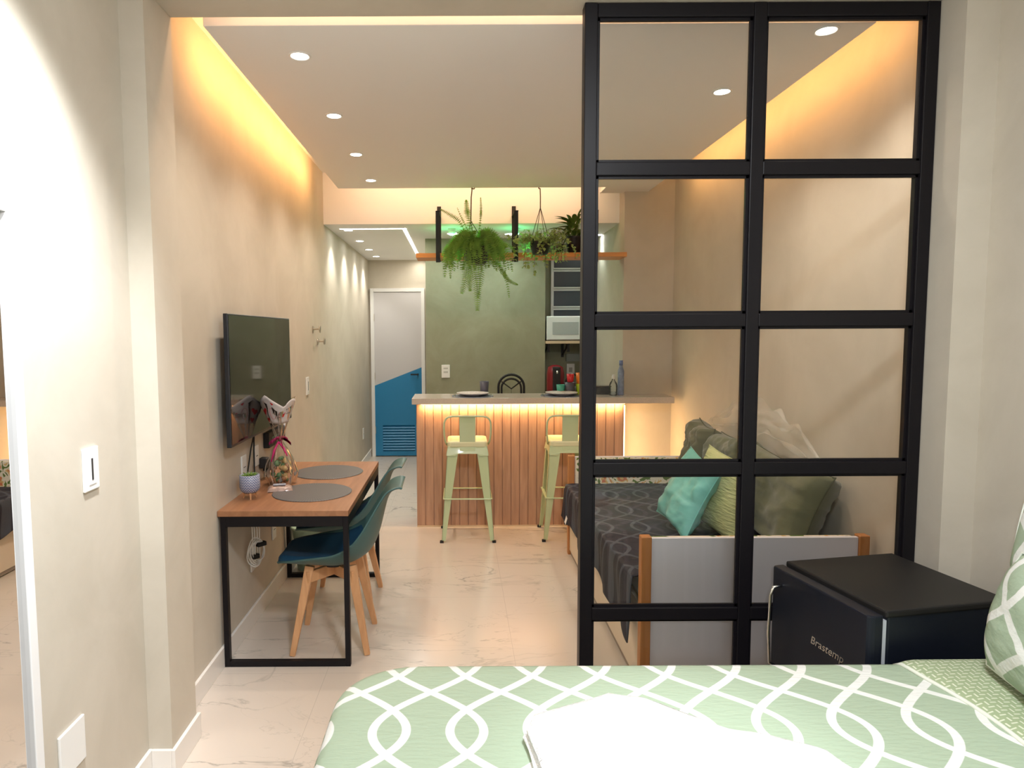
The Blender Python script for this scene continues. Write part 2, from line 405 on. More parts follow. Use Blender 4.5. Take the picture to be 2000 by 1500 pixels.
# upstand that hides the LED tape, set back from the rim, and tape
mb = MB(); mb.box(XS0 + 0.12, XS0 + 0.14, 2.7, 5.35, 2.80, 2.965); mb.box(XS1 - 0.14, XS1 - 0.12, 2.7, 5.35, 2.80, 2.965)
struct('trim_5', mb, M['white_paint'], 'plaster upstand carrying the hanging ceiling panel', 'trim')
def skirting(name, pts, label, t=0.013, h=0.10):
    mb = MB()
    for (x0, y0, x1, y1) in pts: mb.box(min(x0, x1), max(x0, x1), min(y0, y1), max(y0, y1), 0, h)
    struct(name, mb, M['base'], label, 'skirting', bevel=0.002)
skirting('baseboard_left', [(-1.145, 2.543, -1.131, 8.6)], 'pale porcelain skirting along the long left wall')
skirting('baseboard_pillar', [(-1.045, YB0 - 0.013, -1.031, YB1 + 0.013), (-1.116, YB0 - 0.013, -1.045, YB0)], 'pale porcelain skirting around the left pillar')
skirting('baseboard_bedroom', [(-1.13, -1.25, -1.116, YB0)], 'pale porcelain skirting under the bedroom switch')
skirting('baseboard_right', [(1.787, 2.53, 1.80, 5.6), (1.385, 5.587, 1.787, 5.6)], 'pale porcelain skirting behind the daybed')

# corridor door
d = sroot('door_1', 'white door with a slanted blue lower half and louvre vents', 'door', (-1.075, 8.56, 0))
W = 0.605
mb = MB(); mb.prism([(0, 0.926), (W, 1.160), (W, 2.12), (0, 2.12)], 0, 0.035, 'Y'); mb.build('door_leaf', P('door_white', (0.60, 0.585, 0.60), 0.4), d)
mb = MB(); mb.prism([(0, 0.012), (W, 0.012), (W, 0.07), (0, 0.07)], 0, 0.035, 'Y'); mb.prism([(0, 0.41), (W, 0.41), (W, 1.160), (0, 0.926)], 0, 0.035, 'Y')
mb.box(0, 0.095, 0, 0.035, 0.07, 0.41); mb.box(W - 0.095, W, 0, 0.035, 0.07, 0.41)
mb.build('blue_panel', M['blue'], d)
mb = MB()
for k in range(9):
    z = 0.085 + k * 0.036
    mb.hexa([(0.095, 0.002, z), (W - 0.095, 0.002, z), (W - 0.095, 0.006, z - 0.006), (0.095, 0.006, z - 0.006)], [(0.095, 0.026, z + 0.032), (W - 0.095, 0.026, z + 0.032), (W - 0.095, 0.030, z + 0.026), (0.095, 0.030, z + 0.026)])
mb.box(0.095, W - 0.095, 0.031, 0.034, 0.07, 0.41)
mb.build('louvre', M['blue'], d)
mb = MB(); mb.box(-0.045, 0, -0.012, 0.04, 0, 2.17); mb.box(W, W + 0.045, -0.012, 0.04, 0, 2.17); mb.box(0, W, -0.012, 0.04, 2.125, 2.17)
mb.build('door_frame', M['white_gloss'], d, bevel=0.003)
mb = MB(); mb.tube([(W - 0.05, 0, 1.07), (W - 0.05, -0.045, 1.07), (W - 0.015, -0.048, 1.07), (W - 0.13, -0.048, 1.07)][:2], 0.012); mb.bar((W - 0.04, -0.045, 1.07), (W - 0.14, -0.045, 1.07), 0.018)
mb.build('door_handle', M['blackmatt'], d)
for z in (0.35, 1.05, 1.80):
    B(-0.006, 0.006, -0.010, 0.0, z - 0.045, z + 0.045).build('hinge', M['steel'], d)

# kitchen window
wd = sroot('window_1', 'white framed louvre window with dark night panes above the microwave', 'window', (0.982, 7.10, 1.50))
WW, WH = 0.55, 0.93
mb = MB(); mb.box(0, 0.03, -0.03, 0.0, 0, WH); mb.box(WW - 0.03, WW, -0.03, 0, 0, WH); mb.box(0, WW, -0.03, 0, 0, 0.03); mb.box(0, WW, -0.03, 0, WH - 0.03, WH)
for z in (0.155, 0.355, 0.555, 0.755):
    mb.box(0.02, WW - 0.02, -0.036, -0.004, z - 0.020, z - 0.003); mb.box(0.02, WW - 0.02, -0.040, -0.004, z + 0.003, z + 0.020)
mb.build('window_frame', M['white_gloss'], wd, bevel=0.002)
for z0, z1 in ((0.03, 0.135), (0.175, 0.335), (0.375, 0.535), (0.575, 0.735), (0.775, 0.90)):
    B(0.03, WW - 0.03, -0.014, -0.008, z0, z1).build('pane', M['night'], wd)

# ================================================================== ceiling lamps
def downlight(name, label, loc, lens, r, power, col, spot, group, aim=(0, 0, -1), blend=1.0):
    t = thing(name, label, 'ceiling light', loc, 0, group)
    MB().lathe([(r, 0.004), (r * 1.28, 0.004), (r * 1.28, -0.003), (r * 1.18, -0.006), (r, -0.004), (r, 0.004)], n=32).build('trim_ring', M['white_gloss'], t, smooth=True)
    MB().lathe([(0, -0.004), (r * 1.0, -0.003), (r * 1.0, 0.003), (0, 0.003)], n=32).build('lamp_lens', lens, t)
    light('lamp_beam', 'SPOT', (0, 0, -0.03), power, col, t, aim, spot_size=spot, spot_blend=blend, shadow_soft_size=r * 0.8)
    return t
names = ['nearest the bedroom on the left side', 'second from the bedroom on the left side', 'third from the bedroom on the left side', 'farthest on the left side, by the header']
for i, (y, n) in enumerate(zip((2.87, 3.637, 4.405, 5.14), names)):
    downlight('downlight', 'round recessed downlight of the hanging ceiling, ' + n, (-0.653, y, 2.755), M['lens'], 0.036, 23, NEUT, R(128), 'downlights of the hanging ceiling')
downlight('downlight', 'round recessed downlight behind the top right glass pane', (1.425, 2.66, 2.755), M['lens'], 0.036, 23, NEUT, R(128), 'downlights of the hanging ceiling')
downlight('downlight', 'round recessed downlight behind the top left glass pane', (1.28, 3.31, 2.755), M['lens'], 0.036, 26, NEUT, R(128), 'downlights of the hanging ceiling')
cn = ['nearest the header', 'second from the header', 'third from the header', 'last before the door']
for y, n in zip((6.10, 6.80, 7.50, 8.15), cn):
    downlight('corridor_downlight', 'small round corridor downlight beside the left wall, ' + n, (-0.985, y, 2.53), M['lens_cool'], 0.038, 16, (1.0, 0.95, 0.86), R(95), 'corridor downlights', (-0.12, 0, -1))
for x, y, n in ((-0.04, 6.33, 'left, behind the fern'), (0.505, 6.38, 'middle, behind the second bracket'), (1.33, 6.46, 'right, beside the pillar')):
    downlight('kitchen_downlight', 'white round kitchen ceiling light, ' + n, (x, y, 2.53), M['lens_cool'], 0.055, 9, (0.90, 1.0, 0.93), R(140 if x < 1 else 96), 'kitchen ceiling lights')
for x, n in ((-0.05, 'fern'), (0.525, 'trailing ivy')):
    t = thing('green_spotlight', 'small glowing green spotlight behind the ' + n, 'ceiling light', (x, 6.05, 2.53), 0, 'green plant spotlights')
    MB().lathe([(0, -0.05), (0.026, -0.048), (0.034, -0.03), (0.034, 0), (0, 0)], n=20).build('housing', M['white_pl'], t, smooth=True)
    MB().lathe([(0, -0.058), (0.020, -0.056), (0.026, -0.050), (0, -0.049)], n=20).build('lamp_lens', M['lens_green'], t, smooth=True)
    light('lamp_beam', 'SPOT', (0, -0.05, -0.09), 50, GREEN, t, (0.17 if x < 0 else 0.02, -0.75, -0.27), spot_size=R(42), spot_blend=0.8, shadow_soft_size=0.03)
    light('lamp_glow', 'POINT', (0, -0.02, -0.13), 0.7, GREEN, t, shadow_soft_size=0.03)
t = thing('led_profile', 'thin white LED line forming an L in the corridor ceiling', 'light strip', (0, 0, 2.53))
mb = MB(); mb.box(-1.05, -0.46, 6.02, 6.05, -0.003, 0.002); mb.box(-0.49, -0.46, 6.02, 8.55, -0.003, 0.002)
mb.build('diffuser', M['led_white'], t)
light('line_light', 'AREA', (-0.475, 7.3, -0.02), 9, (1, 0.93, 0.82), t, (0, 0, -1), shape='RECTANGLE', size=0.03, size_y=2.4)
t = thing('led_tape', 'warm LED tape lying on the rim of the hanging ceiling panel', 'light strip', (0, 0, 2.80))
mb = MB(); mb.box(XS0 + 0.004, XS0 + 0.014, 2.7, 5.3, 0, 0.004); mb.box(XS1 - 0.014, XS1 - 0.004, 2.7, 5.3, 0, 0.004); mb.box(-0.8, 1.1, 5.412, 5.422, 0, 0.004)
mb.build('tape', M['led_warm'], t)
# bedroom spots above the frame
for x, y, n in ((0.42, 1.25, 'above the towel'), (-0.60, 1.45, 'beside the mirror wall')):
    t = thing('bedroom_spotlight', 'round bedroom ceiling spot ' + n, 'ceiling light', (x, y, 2.90), 0, 'bedroom ceiling spots')
    MB().lathe([(0.05, 0), (0.05, -0.02), (0.035, -0.04), (0.0, -0.04)], n=20).build('housing', M['white_pl'], t, smooth=True)

# ================================================================== glass partition
gp = thing('glass_partition', 'tall black framed partition with a two by five grid of clear panes', 'partition', (0, 2.43, 0))
PX0, PX1, PW, PD = 0.452, 1.703, 0.046, 0.05
xm = 1.071; zb = [0.0235, 0.541, 1.094, 1.641, 2.182, 2.7285]
mb = MB(); mb.box(PX0, PX0 + PW, 0, PD, 0, 2.753); mb.box(PX1 - PW, PX1, 0, PD, 0, 2.753); mb.box(xm - PW / 2, xm + PW / 2, 0, PD, 0, 2.753)
mb.build('upright', M['black'], gp, bevel=0.003)
mb = MB()
for z in zb:
    for a, b in ((PX0 + PW, xm - PW / 2), (xm + PW / 2, PX1 - PW)): mb.box(a, b, 0.001, PD - 0.001, z - 0.0235, z + 0.0235)
mb.build('crossbar', M['black'], gp, bevel=0.003)
beads = MB()
for a, b in ((PX0 + PW, xm - PW / 2), (xm + PW / 2, PX1 - PW)):
    for z0, z1 in zip(zb, zb[1:]):
        z0 += 0.0235; z1 -= 0.0235; q = 0.010
        for (x0, x1, y0, y1) in ((a, b, z0, z0 + q), (a, b, z1 - q, z1), (a, a + q, z0, z1), (b - q, b, z0, z1)):
            beads.box(x0, x1, 0.012, 0.022, y0, y1)
        B(a + 0.002, b - 0.002, 0.024, 0.030, z0 + 0.002, z1 - 0.002).build('glass_pane', M['glass'], gp)
beads.build('glazing_bead', M['black'], gp)

# ================================================================== dining table group
TX0, TX1, TY0, TY1, TZ = -1.143, -0.523, 3.09, 4.30, 0.765
t = thing('dining_table', 'wood topped table on black steel frame against the left wall', 'table', (TX0, TY0, 0))
w_, l_ = TX1 - TX0, TY1 - TY0
B(0, w_, 0, l_, TZ - 0.027, TZ).build('tabletop', M['table_wood'], t, bevel=0.0015)
for y in (0.002, l_ - 0.032):
    mb = MB(); mb.box(0.012, 0.037, y, y + 0.03, 0, TZ - 0.027); mb.box(w_ - 0.027, w_ - 0.002, y, y + 0.03, 0, TZ - 0.027); mb.box(0.037, w_ - 0.027, y, y + 0.03, 0, 0.027); mb.box(0.037, w_ - 0.027, y, y + 0.03, TZ - 0.077, TZ - 0.027)
    mb.build('leg_frame', M['black'], t, bevel=0.0015)
for x in (0.012, w_ - 0.027): B(x, x + 0.025, 0.032, l_ - 0.032, TZ - 0.077, TZ - 0.027).build('side_rail', M['black'], t)

def mat_radial(name, a, b, sc_):
    m, nt, bs = newmat(name); tc, (x, y, z) = coords(nt)
    r = (x * x + y * y).f('SQRT'); w1 = (r * sc_).f('SINE') * 0.5 + 0.5
    ang = y.f('ARCTAN2', x); w2 = (ang * 90.0).f('SINE') * 0.25 + 0.25
    mixcol(nt, (w1 * 0.6 + w2).f('MINIMUM', 1.0), a, b, bs.inputs['Base Color'])
    bs.inputs['Roughness'].default_value = 0.42
    return m
M['grey_mat'] = mat_radial('woven_grey', (0.055, 0.055, 0.060), (0.155, 0.150, 0.155), 700)
M['blue_mat'] = mat_radial('woven_slate', (0.085, 0.10, 0.14), (0.20, 0.22, 0.28), 900)
for x, y, n in ((-0.772, 3.455, 'nearer the bedroom'), (-0.785, 3.965, 'nearer the counter')):
    o = MB().lathe([(0, 0), (0.202, 0), (0.206, 0.002), (0.202, 0.004), (0, 0.004)], n=72).build('round_placemat', M['grey_mat'], None, loc=(x, y, TZ))
    tag(o, 'round woven grey placemat on the wooden table, ' + n, 'placemat', 'round placemats on the table')

# teal shell chairs; local +x is the sitting direction
def chair():
    t = thing('dining_chair', '', 'chair')
    prof = [(0.265, .447, .125, .006), (0.238, .452, .180, .022), (0.17, .440, .222, .055), (0.06, .428, .240, .085), (-0.05, .424, .245, .105),
            (-0.14, .455, .243, .11), (-0.20, .505, .238, .11), (-0.235, .585, .225, .085), (-0.258, .675, .200, .055), (-0.278, .750, .178, .03), (-0.305, .800, .162, .02), (-0.345, .822, .150, .012), (-0.362, .818, .146, .010)]
    def samp(v):
        f = v * (len(prof) - 1); i = min(int(f), len(prof) - 2); u = f - i
        p0, p1, p2, p3 = prof[max(i - 1, 0)], prof[i], prof[i + 1], prof[min(i + 2, len(prof) - 1)]
        return [0.5 * (2 * b + (c - a) * u + (2 * a - 5 * b + 4 * c - d) * u * u + (3 * b - a - 3 * c + d) * u ** 3) for a, b, c, d in zip(p0, p1, p2, p3)]
    def surf(inset, off):
        def fn(u, v):
            v = inset + v * (1 - 2 * inset); x, z, hw, lift = samp(v); e = 0.004
            x1, z1, *_ = samp(min(v + e, 1)); x0, z0, *_ = samp(max(v - e, 0))
            tx, tz = x1 - x0, z1 - z0; L = math.hypot(tx, tz) or 1; nx, nz = tz / L, -tx / L     # faces the sitter
            s = (u * 2 - 1); a = abs(s)
            lf = lift * a ** 2.4
            return (x + nx * (lf + off), s * hw * (1 - 0.06 * a * a), z + nz * (lf + off))
        return fn
    MB().grid(surf(0, 0), 22, 40).build('shell', M['teal'], t, smooth=True, solid=0.011, sub=1)
    def cush(u, v):
        vv = 0.02 + v * 0.44; uu = 0.04 + u * 0.92
        x, y, z = surf(0, 0)(uu, vv); e = (1 - (2 * u - 1) ** 6) * (1 - (2 * v - 1) ** 8)
        return (x, y, z + 0.006 + 0.034 * max(e, 0) ** 0.5)
    MB().grid(cush, 18, 18).build('seat_cushion', M['teal_cush'], t, smooth=True)
    for sx in (1, -1):
        for sy in (1, -1):
            MB().bar((sx * 0.105, sy * 0.105, 0.432), (sx * 0.186, sy * 0.180, 0.0), 0.046, 0.040, 0.027, 0.025, up=(0, 1, 0)).build('leg', M['beech'], t, bevel=0.003)
    mb = MB()
    for s in (1, -1): mb.hexa([(-0.125, -0.125 * s, .352), (-0.125, -0.125 * s, .41), (-0.11, -0.14 * s, .41), (-0.11, -0.14 * s, .352)], [(0.11, 0.14 * s, .352), (0.11, 0.14 * s, .41), (0.125, 0.125 * s, .41), (0.125, 0.125 * s, .352)])
    mb.build('cross_brace', M['beech'], t, bevel=0.003)
    MB().lathe([(0, .405), (.06, .405), (.06, .425), (0, .425)], n=20).build('seat_plate', M['blackmatt'], t)
    return t
c0 = chair(); c0.location = (-0.650, 3.385, 0); c0.rotation_euler = (0, 0, PI + 0.02)
c0['label'] = 'teal shell chair with beech legs at the table, nearer the bedroom'; c0['group'] = 'teal dining chairs'
dup(c0, (-0.688, 3.925, 0), 'teal shell chair with beech legs at the table, nearer the counter', rz=PI - 0.03)

# tripod planter
t = thing('planter', 'patterned blue and white pot on three wooden feet with a small succulent', 'planter', (-1.062, 3.335, TZ))
def mat_chevron():
    m, nt, bs = newmat('chevron_glaze'); tc, (x, y, z) = coords(nt)
    ang = y.f('ARCTAN2', x) * (24 / (2 * PI)); zig = (ang.f('FRACT') - 0.5).f('ABSOLUTE')
    band = ((z * 75.0 + zig * 1.6).f('FRACT') - 0.5).f('ABSOLUTE').f('LESS_THAN', 0.2)
    mixcol(nt, band, (0.12, 0.155, 0.30), (0.50, 0.52, 0.60), bs.inputs['Base Color']); bs.inputs['Roughness'].default_value = 0.4
    return m
MB().lathe([(0, .030), (.030, .030), (.045, .042), (.051, .060), (.050, .122), (.046, .124), (.046, .112), (0, .112)], n=40).build('pot', mat_chevron(), t, smooth=True)
for k in range(3):
    a = 0.9 + k * 2 * PI / 3
    MB().bar((.028 * math.cos(a), .028 * math.sin(a), .04), (.036 * math.cos(a), .036 * math.sin(a), 0), .010, .010, .005, .005).build('foot', M['beech'], t)
random.seed(4); mb = MB()
for k in range(26):
    a = k * 2.4; l = .012 + .0016 * k; e = 1.35 - k * 0.045
    p = Vector((math.cos(a) * .004, math.sin(a) * .004, .112)); q = p + Vector((math.cos(a) * math.cos(e), math.sin(a) * math.cos(e), math.sin(e))) * l
    mb.tube([p, (p + q) / 2, q], [.002, .0045, .0005], 5)
mb.build('succulent', P('succulent', (0.14, 0.24, 0.04), 0.5), t, smooth=True)

# wrapped gift
t = thing('gift_bouquet', 'clear cellophane gift bouquet with pink bow and heart printed top', 'gift', (-0.985, 3.66, TZ))
M['cello'] = mat_glass('cellophane', (0.97, 0.95, 0.95), 1.45, 0.12, 1.1)
rnd = random.Random(7)
def wrap(u, v):
    prof = [(0.0, .075), (.06, .095), (.12, .080), (.20, .045), (.245, .016), (.29, .03), (.36, .054), (.42, .080), (.455, .095)]
    f = v * (len(prof) - 1); i = min(int(f), len(prof) - 2); q = f - i
    z = prof[i][0] * (1 - q) + prof[i + 1][0] * q; r = prof[i][1] * (1 - q) + prof[i + 1][1] * q
    a = 2 * PI * u; r *= 1 + 0.16 * math.sin(7 * a + 9 * z) + 0.10 * noise.noise(Vector((math.cos(a) * 3, math.sin(a) * 3, z * 16)))
    top = 0.035 * math.sin(2 * a + 0.6) if v > 0.85 else 0
    return (r * math.cos(a) * 0.86, r * math.sin(a) - 0.10 * z, z + top)
MB().grid(wrap, 56, 40, wrap_u=True).build('cellophane', M['cello'], t, smooth=True)
def paper(u, v):
    a = PI * (1.02 + 1.05 * u); z = .350 + v * (.075 + .085 * max(0, 1 - abs(u - .30) / .42) + .060 * max(0, 1 - ((u - .86) / .20) ** 2) ** .5); r = .054 + .048 * v
    return (r * math.cos(a) * 0.92, r * math.sin(a) * 0.9 - 0.10 * z, z)
MB().grid(paper, 24, 8).build('printed_paper', P('white_print_paper', (0.72, 0.66, 0.64), 0.5), t, smooth=True, solid=0.0012)
M['red'] = P('heart_red', (0.62, 0.03, 0.03), 0.45)
def heart(mb, fn, cu, cv, s):
    pts = []
    for k in range(22):
        a = 2 * PI * k / 22; hx = 16 * math.sin(a) ** 3 / 17; hy = (13 * math.cos(a) - 5 * math.cos(2 * a) - 2 * math.cos(3 * a) - math.cos(4 * a)) / 17
        p = Vector(fn(cu + hx * s, cv + hy * s * 1.9)); ctr = Vector((0, -0.10 * p.z, p.z)); n = (p - ctr).normalized()
        pts.append(p + n * 0.002)
    mb.add(pts, [tuple(range(22))])
for cu, cv, s in ((.16, .50, .085), (.62, .50, .075), (.20, .14, .065), (.86, .62, .05), (.42, .82, .03)):
    mb = MB(); heart(mb, paper, cu, cv, s); mb.build('heart_print', M['red'], t, solid=0.0006)
mb = MB(); mb.tube([(Vector(paper(.40 + .07 * math.cos(a), .40 + .22 * math.sin(a))) * 1.0 + Vector((0, -.002, 0))) for a in [k * PI / 10 for k in range(20)]], .0014, 5, closed=True)
mb.build('ring_print', P('pink_print', (0.6, 0.25, 0.25), 0.5), t)
mb = MB()
for k in range(6):
    a = k * 1.05; c = Vector((0, -.025, .245)); q = Vector((math.cos(a), math.sin(a), 0.3 * math.sin(k * 2.1)))
    loop = [c + q * .062 * math.sin(s * PI) + Vector((0, 0, .018 * math.cos(s * 2 * PI))) for s in [i / 9 for i in range(10)]]
    for p1, p2 in zip(loop, loop[1:]): mb.add([p1 + Vector((0, 0, .008)), p2 + Vector((0, 0, .008)), p2 - Vector((0, 0, .008)), p1 - Vector((0, 0, .008))], [(0, 1, 2, 3)])
mb.tube([(0.0, -.05, .245), (-.02, -.07, .20), (-.035, -.08, .14)], [.004, .006, .003], 6); mb.tube([(0.0, -.05, .245), (.03, -.06, .21), (.05, -.07, .17)], [.004, .006, .003], 6)
mb.build('pink_bow', P('pink_satin', (0.62, 0.03, 0.18), 0.35), t, smooth=True, solid=0.0015)
mb = MB()
cols = [P('sweet_green', (0.10, 0.20, 0.08), 0.5), P('sweet_brown', (0.30, 0.14, 0.06), 0.4), P('sweet_gold', (0.55, 0.38, 0.16), 0.3)]
for k, cm in enumerate(cols):
    mb = MB()
    for i in range(17):
        a = rnd.uniform(0, 2 * PI); r = rnd.uniform(0, .058); z = rnd.uniform(.018, .17) * (1 - r * 7); s = rnd.uniform(.011, .019)
        mb.lathe([(0, -s), (s * .7, -s * .7), (s, 0), (s * .7, s * .7), (0, s)], (r * math.cos(a), r * math.sin(a), max(z, s + .002)), 10)
    mb.build('sweets', cm, t, smooth=True)
# small sweets packet beside it
t = thing('sweets_packet', 'small flat wrapped sweets packet in front of the cellophane gift', 'packet', (-0.955, 3.505, TZ), 0.25)
MB().grid(lambda u, v: ((u - .5) * .13, (v - .5) * .085, .004 + .024 * (max(0, 1 - (2 * u - 1) ** 4) * max(0, 1 - (2 * v - 1) ** 4)) ** .5 + .004 * noise.noise(Vector((u * 8, v * 8, 1)))), 20, 14).build('packet_top', P('packet_print', (0.42, 0.30, 0.26), 0.2, var=(60, 0.8)), t, smooth=True)
MB().grid(lambda u, v: ((u - .5) * .13, (v - .5) * .085, .004 - .003 * max(0, 1 - (2 * u - 1) ** 4) * max(0, 1 - (2 * v - 1) ** 4)), 10, 8).build('packet_base', P('packet_brown', (0.32, 0.13, 0.06), 0.3), t, smooth=True)
mb = MB(); mb.box(-.035, .03, -.022, .02, .0325, .0335); mb.build('packet_label', P('packet_blue', (0.40, 0.42, 0.52), 0.3, var=(90, 0.8)), t)

# television
t = thing('television', 'large flat black television mounted on the left wall', 'television', (-1.075, 3.12, 1.06))
TW, TH = 1.14, 0.636
B(-0.022, 0, 0, TW, 0, TH).build('bezel', M['tv_body'], t, bevel=0.003)
B(0.0, 0.0015, 0.008, TW - 0.008, 0.014, TH - 0.008).build('screen', M['dark_screen'], t)
B(-0.048, -0.022, 0.09, TW - 0.09, 0.03, TH - 0.12).build('rear_housing', M['tv_body'], t, bevel=0.01)
B(-0.070, -0.048, 0.35, 0.80, 0.15, 0.48).build('wall_mount', M['blackmatt'], t)
for pts, n in (([(-1.115, 3.62, 1.08), (-1.128, 3.58, .98), (-1.125, 3.50, .86), (-1.12, 3.49, .775)], 'left of the two'), ([(-1.115, 3.60, 1.08), (-1.128, 3.63, .96), (-1.125, 3.62, .85), (-1.12, 3.60, .775)], 'right of the two')):
    tag(MB().tube(pts, .0042, 6).build('television_cable', M['rubber'], None, smooth=True), 'black cable dropping from the television to the table, ' + n, 'cable', 'television cables')
t = thing('media_box', 'small black media box on the wall behind the pink bow', 'electronic device', (-1.143, 3.86, .93))
B(0, .035, 0, .36, 0, .09).build('casing', M['blackmatt'], t, bevel=.004); B(.035, .036, .05, .31, .03, .06).build('front_window', M['dark_screen'], t)
t = thing('power_adapter', 'black plug adapters hanging below the media box', 'adapter', (-1.143, 3.76, .78))
B(0, .045, 0, .055, .05, .11).build('plug_body', M['blackmatt'], t, bevel=.006); B(0, .04, .075, .12, .02, .085).build('plug_body', M['blackmatt'], t, bevel=.006)
MB().tube([(.03, .03, .05), (.035, .035, .0), (.04, .06, -.01), (.03, .10, .02)], .004, 6).build('cord', M['rubber'], t, smooth=True)

# wall plates
def plate(name, label, cat, y, z, wy, hz, side='L', kind='switch', x=None, group=None):
    x0 = {'L': XL, 'B': -1.13}[side] if x is None else x
    t = thing(name, label, cat, (x0, y, z), 0, group)
    B(0, .009, -wy / 2, wy / 2, -hz / 2, hz / 2).build('cover_plate', M['white_pl'], t, bevel=.003)
    if kind == 'switch':
        B(.009, .011, -wy * .24, wy * .24, -hz * .36, hz * .36).build('rocker', M['white_gloss'], t, bevel=.001)
        B(.0105, .0125, -wy * .07, wy * .02, -hz * .25, hz * .25).build('slit', M['slot'], t)
    if kind == 'socket':
        mb = MB()
        for dy in (-.012, 0, .012): mb.tube([(.008, dy, 0), (.0105, dy, 0)], .0028, 8)
        mb.build('socket_hole', M['slot'], t)
    return t
plate('light_switch', 'white rocker switch plate on the bedroom wall beside the mirror', 'light switch', 2.010, 1.191, .082, .132, 'B')
plate('blank_plate', 'blank white cover plate low on the bedroom wall by the mirror', 'cover plate', 1.845, .405, .125, .135, 'B', 'blank')
plate('light_switch', 'slim white switch plate on the left wall past the television', 'light switch', 5.02, 1.205, .085, .135)
plate('wall_socket', 'white socket plate low on the corridor wall', 'wall socket', 7.91, .40, .08, .13, 'L', 'socket')
plate('wall_socket', 'white socket plate above the table, left of the cables', 'wall socket', 3.49, .895, .075, .125, 'L', 'socket')
plate('wall_socket', 'white socket plate above the table, right of the cables', 'wall socket', 3.71, .915, .075, .115, 'L', 'socket')
plate('wall_socket', 'white socket plate under the table by the far leg', 'wall socket', 4.02, .40, .075, .12, 'L', 'socket')
plate('wall_socket', 'white socket plate under the table behind the coiled cable', 'wall socket', 3.60, .36, .085, .13, 'L', 'socket')
for (y, z, n) in ((5.27, 1.634, 'upper left of the pair'), (5.435, 1.536, 'lower right of the pair')):
    t = thing('wall_hook', 'round metal peg hook on the left wall, ' + n, 'wall hook', (XL, y, z), 0, 'round peg hooks')
    for nm, x0, x1, r in (('base_disc', 0, .006, .026), ('peg', .006, .052, .006), ('knob', .052, .060, .026)):
        MB().tube([(x0, 0, 0), (x1, 0, 0)], r, 24).build(nm, M['steel'], t, smooth=False, bevel=.001)
# cable coil below the table
t = thing('cable_coil', 'coiled white cable with two black ties hanging under the table', 'cable', (-1.095, 3.50, .43), R(-38))
for k in range(5):
    ry, rz_ = .052 - .005 * k, .078 - .007 * k
    MB().tube([(.006 * math.sin(3 * a + k), ry * math.cos(a) + .006 * k, rz_ * math.sin(a)) for a in [i * 2 * PI / 30 for i in range(30)]], .0032, 6, closed=True).build('cable_loop', M['white_pl'], t, smooth=True)
mb = MB()
for dy in (-.012, 0, .014, .026): mb.tube([(0, dy, -.03), (-.004, dy * 1.2, .12), (-.006, dy * .6 - .01, .25)], .0032, 6)
mb.build('cable_run', M['white_pl'], t, smooth=True)
B(-.012, .014, -.018, .018, -.035, -.010).build('cable_tie', M['rubber'], t, bevel=.003); B(-.012, .016, .01, .062, .025, .048).build('cable_tie', M['rubber'], t, bevel=.003)
# waste bin
t = thing('waste_bin', 'mint green round waste bin on the floor behind the chairs', 'waste bin', (-1.015, 4.46, 0))
MB().lathe([(0, 0), (.088, 0), (.092, .004), (.122, .285), (.127, .287), (.127, .295), (.118, .295), (.087, .010), (0, .010)], n=40).build('bucket', P('mint_plastic', (0.42, 0.58, 0.46), 0.4), t, smooth=True)
MB().lathe([(.124, .280), (.130, .283), (.130, .297), (.122, .297)], n=40).build('rim', P('mint_plastic_rim', (0.46, 0.62, 0.50), 0.35), t, smooth=True)

# ================================================================== bar counter
t = thing('bar_counter', 'ribbed wood fronted bar counter with speckled stone top and warm LED line', 'bar counter', (-0.345, 5.405, 0))
CW = 1.700
B(0.0, CW, 0.009, 0.30, 0.0, 1.025).build('carcass', M['slat_wood'], t)
pitch = 0.0705
for k in range(24):
    x = 0.003 + k * pitch
    B(x, min(x + pitch - 0.007, CW - .002), -0.0, 0.016, 0.012, 1.022).build('slat', M['slat_wood'], t, bevel=.0015)
B(CW, CW + 0.012, 0.02, 0.05, 0.02, 1.0).build('side_led_tape', M['led_warm'], t)
mb = MB().prism([(-.030, -.075), (2.085, -.075), (2.085, .192), (1.728, .192), (1.728, .33), (-.030, .33)], 1.025, 1.075)
mb.build('stone_top', M['granite'], t, bevel=.002)
B(0.04, CW, -0.022, -0.008, 1.018, 1.0245).build('led_tape', M['led_warm'], t)
B(0.0, CW, -0.004, 0.0, 0.0, 0.012).build('plinth', M['pale_wood'], t)
light('counter_glow', 'AREA', (CW / 2 + .02, -.030, 1.015), 5.5, (1, 0.60, 0.27), t, (0, 0.30, -1), shape='RECTANGLE', size=CW - .05, size_y=0.012)
light('counter_glow_side', 'AREA', (CW + .022, .035, .52), 2.5, (1, 0.62, 0.30), t, (1, -0.1, 0), shape='RECTANGLE', size=0.02, size_y=0.95)

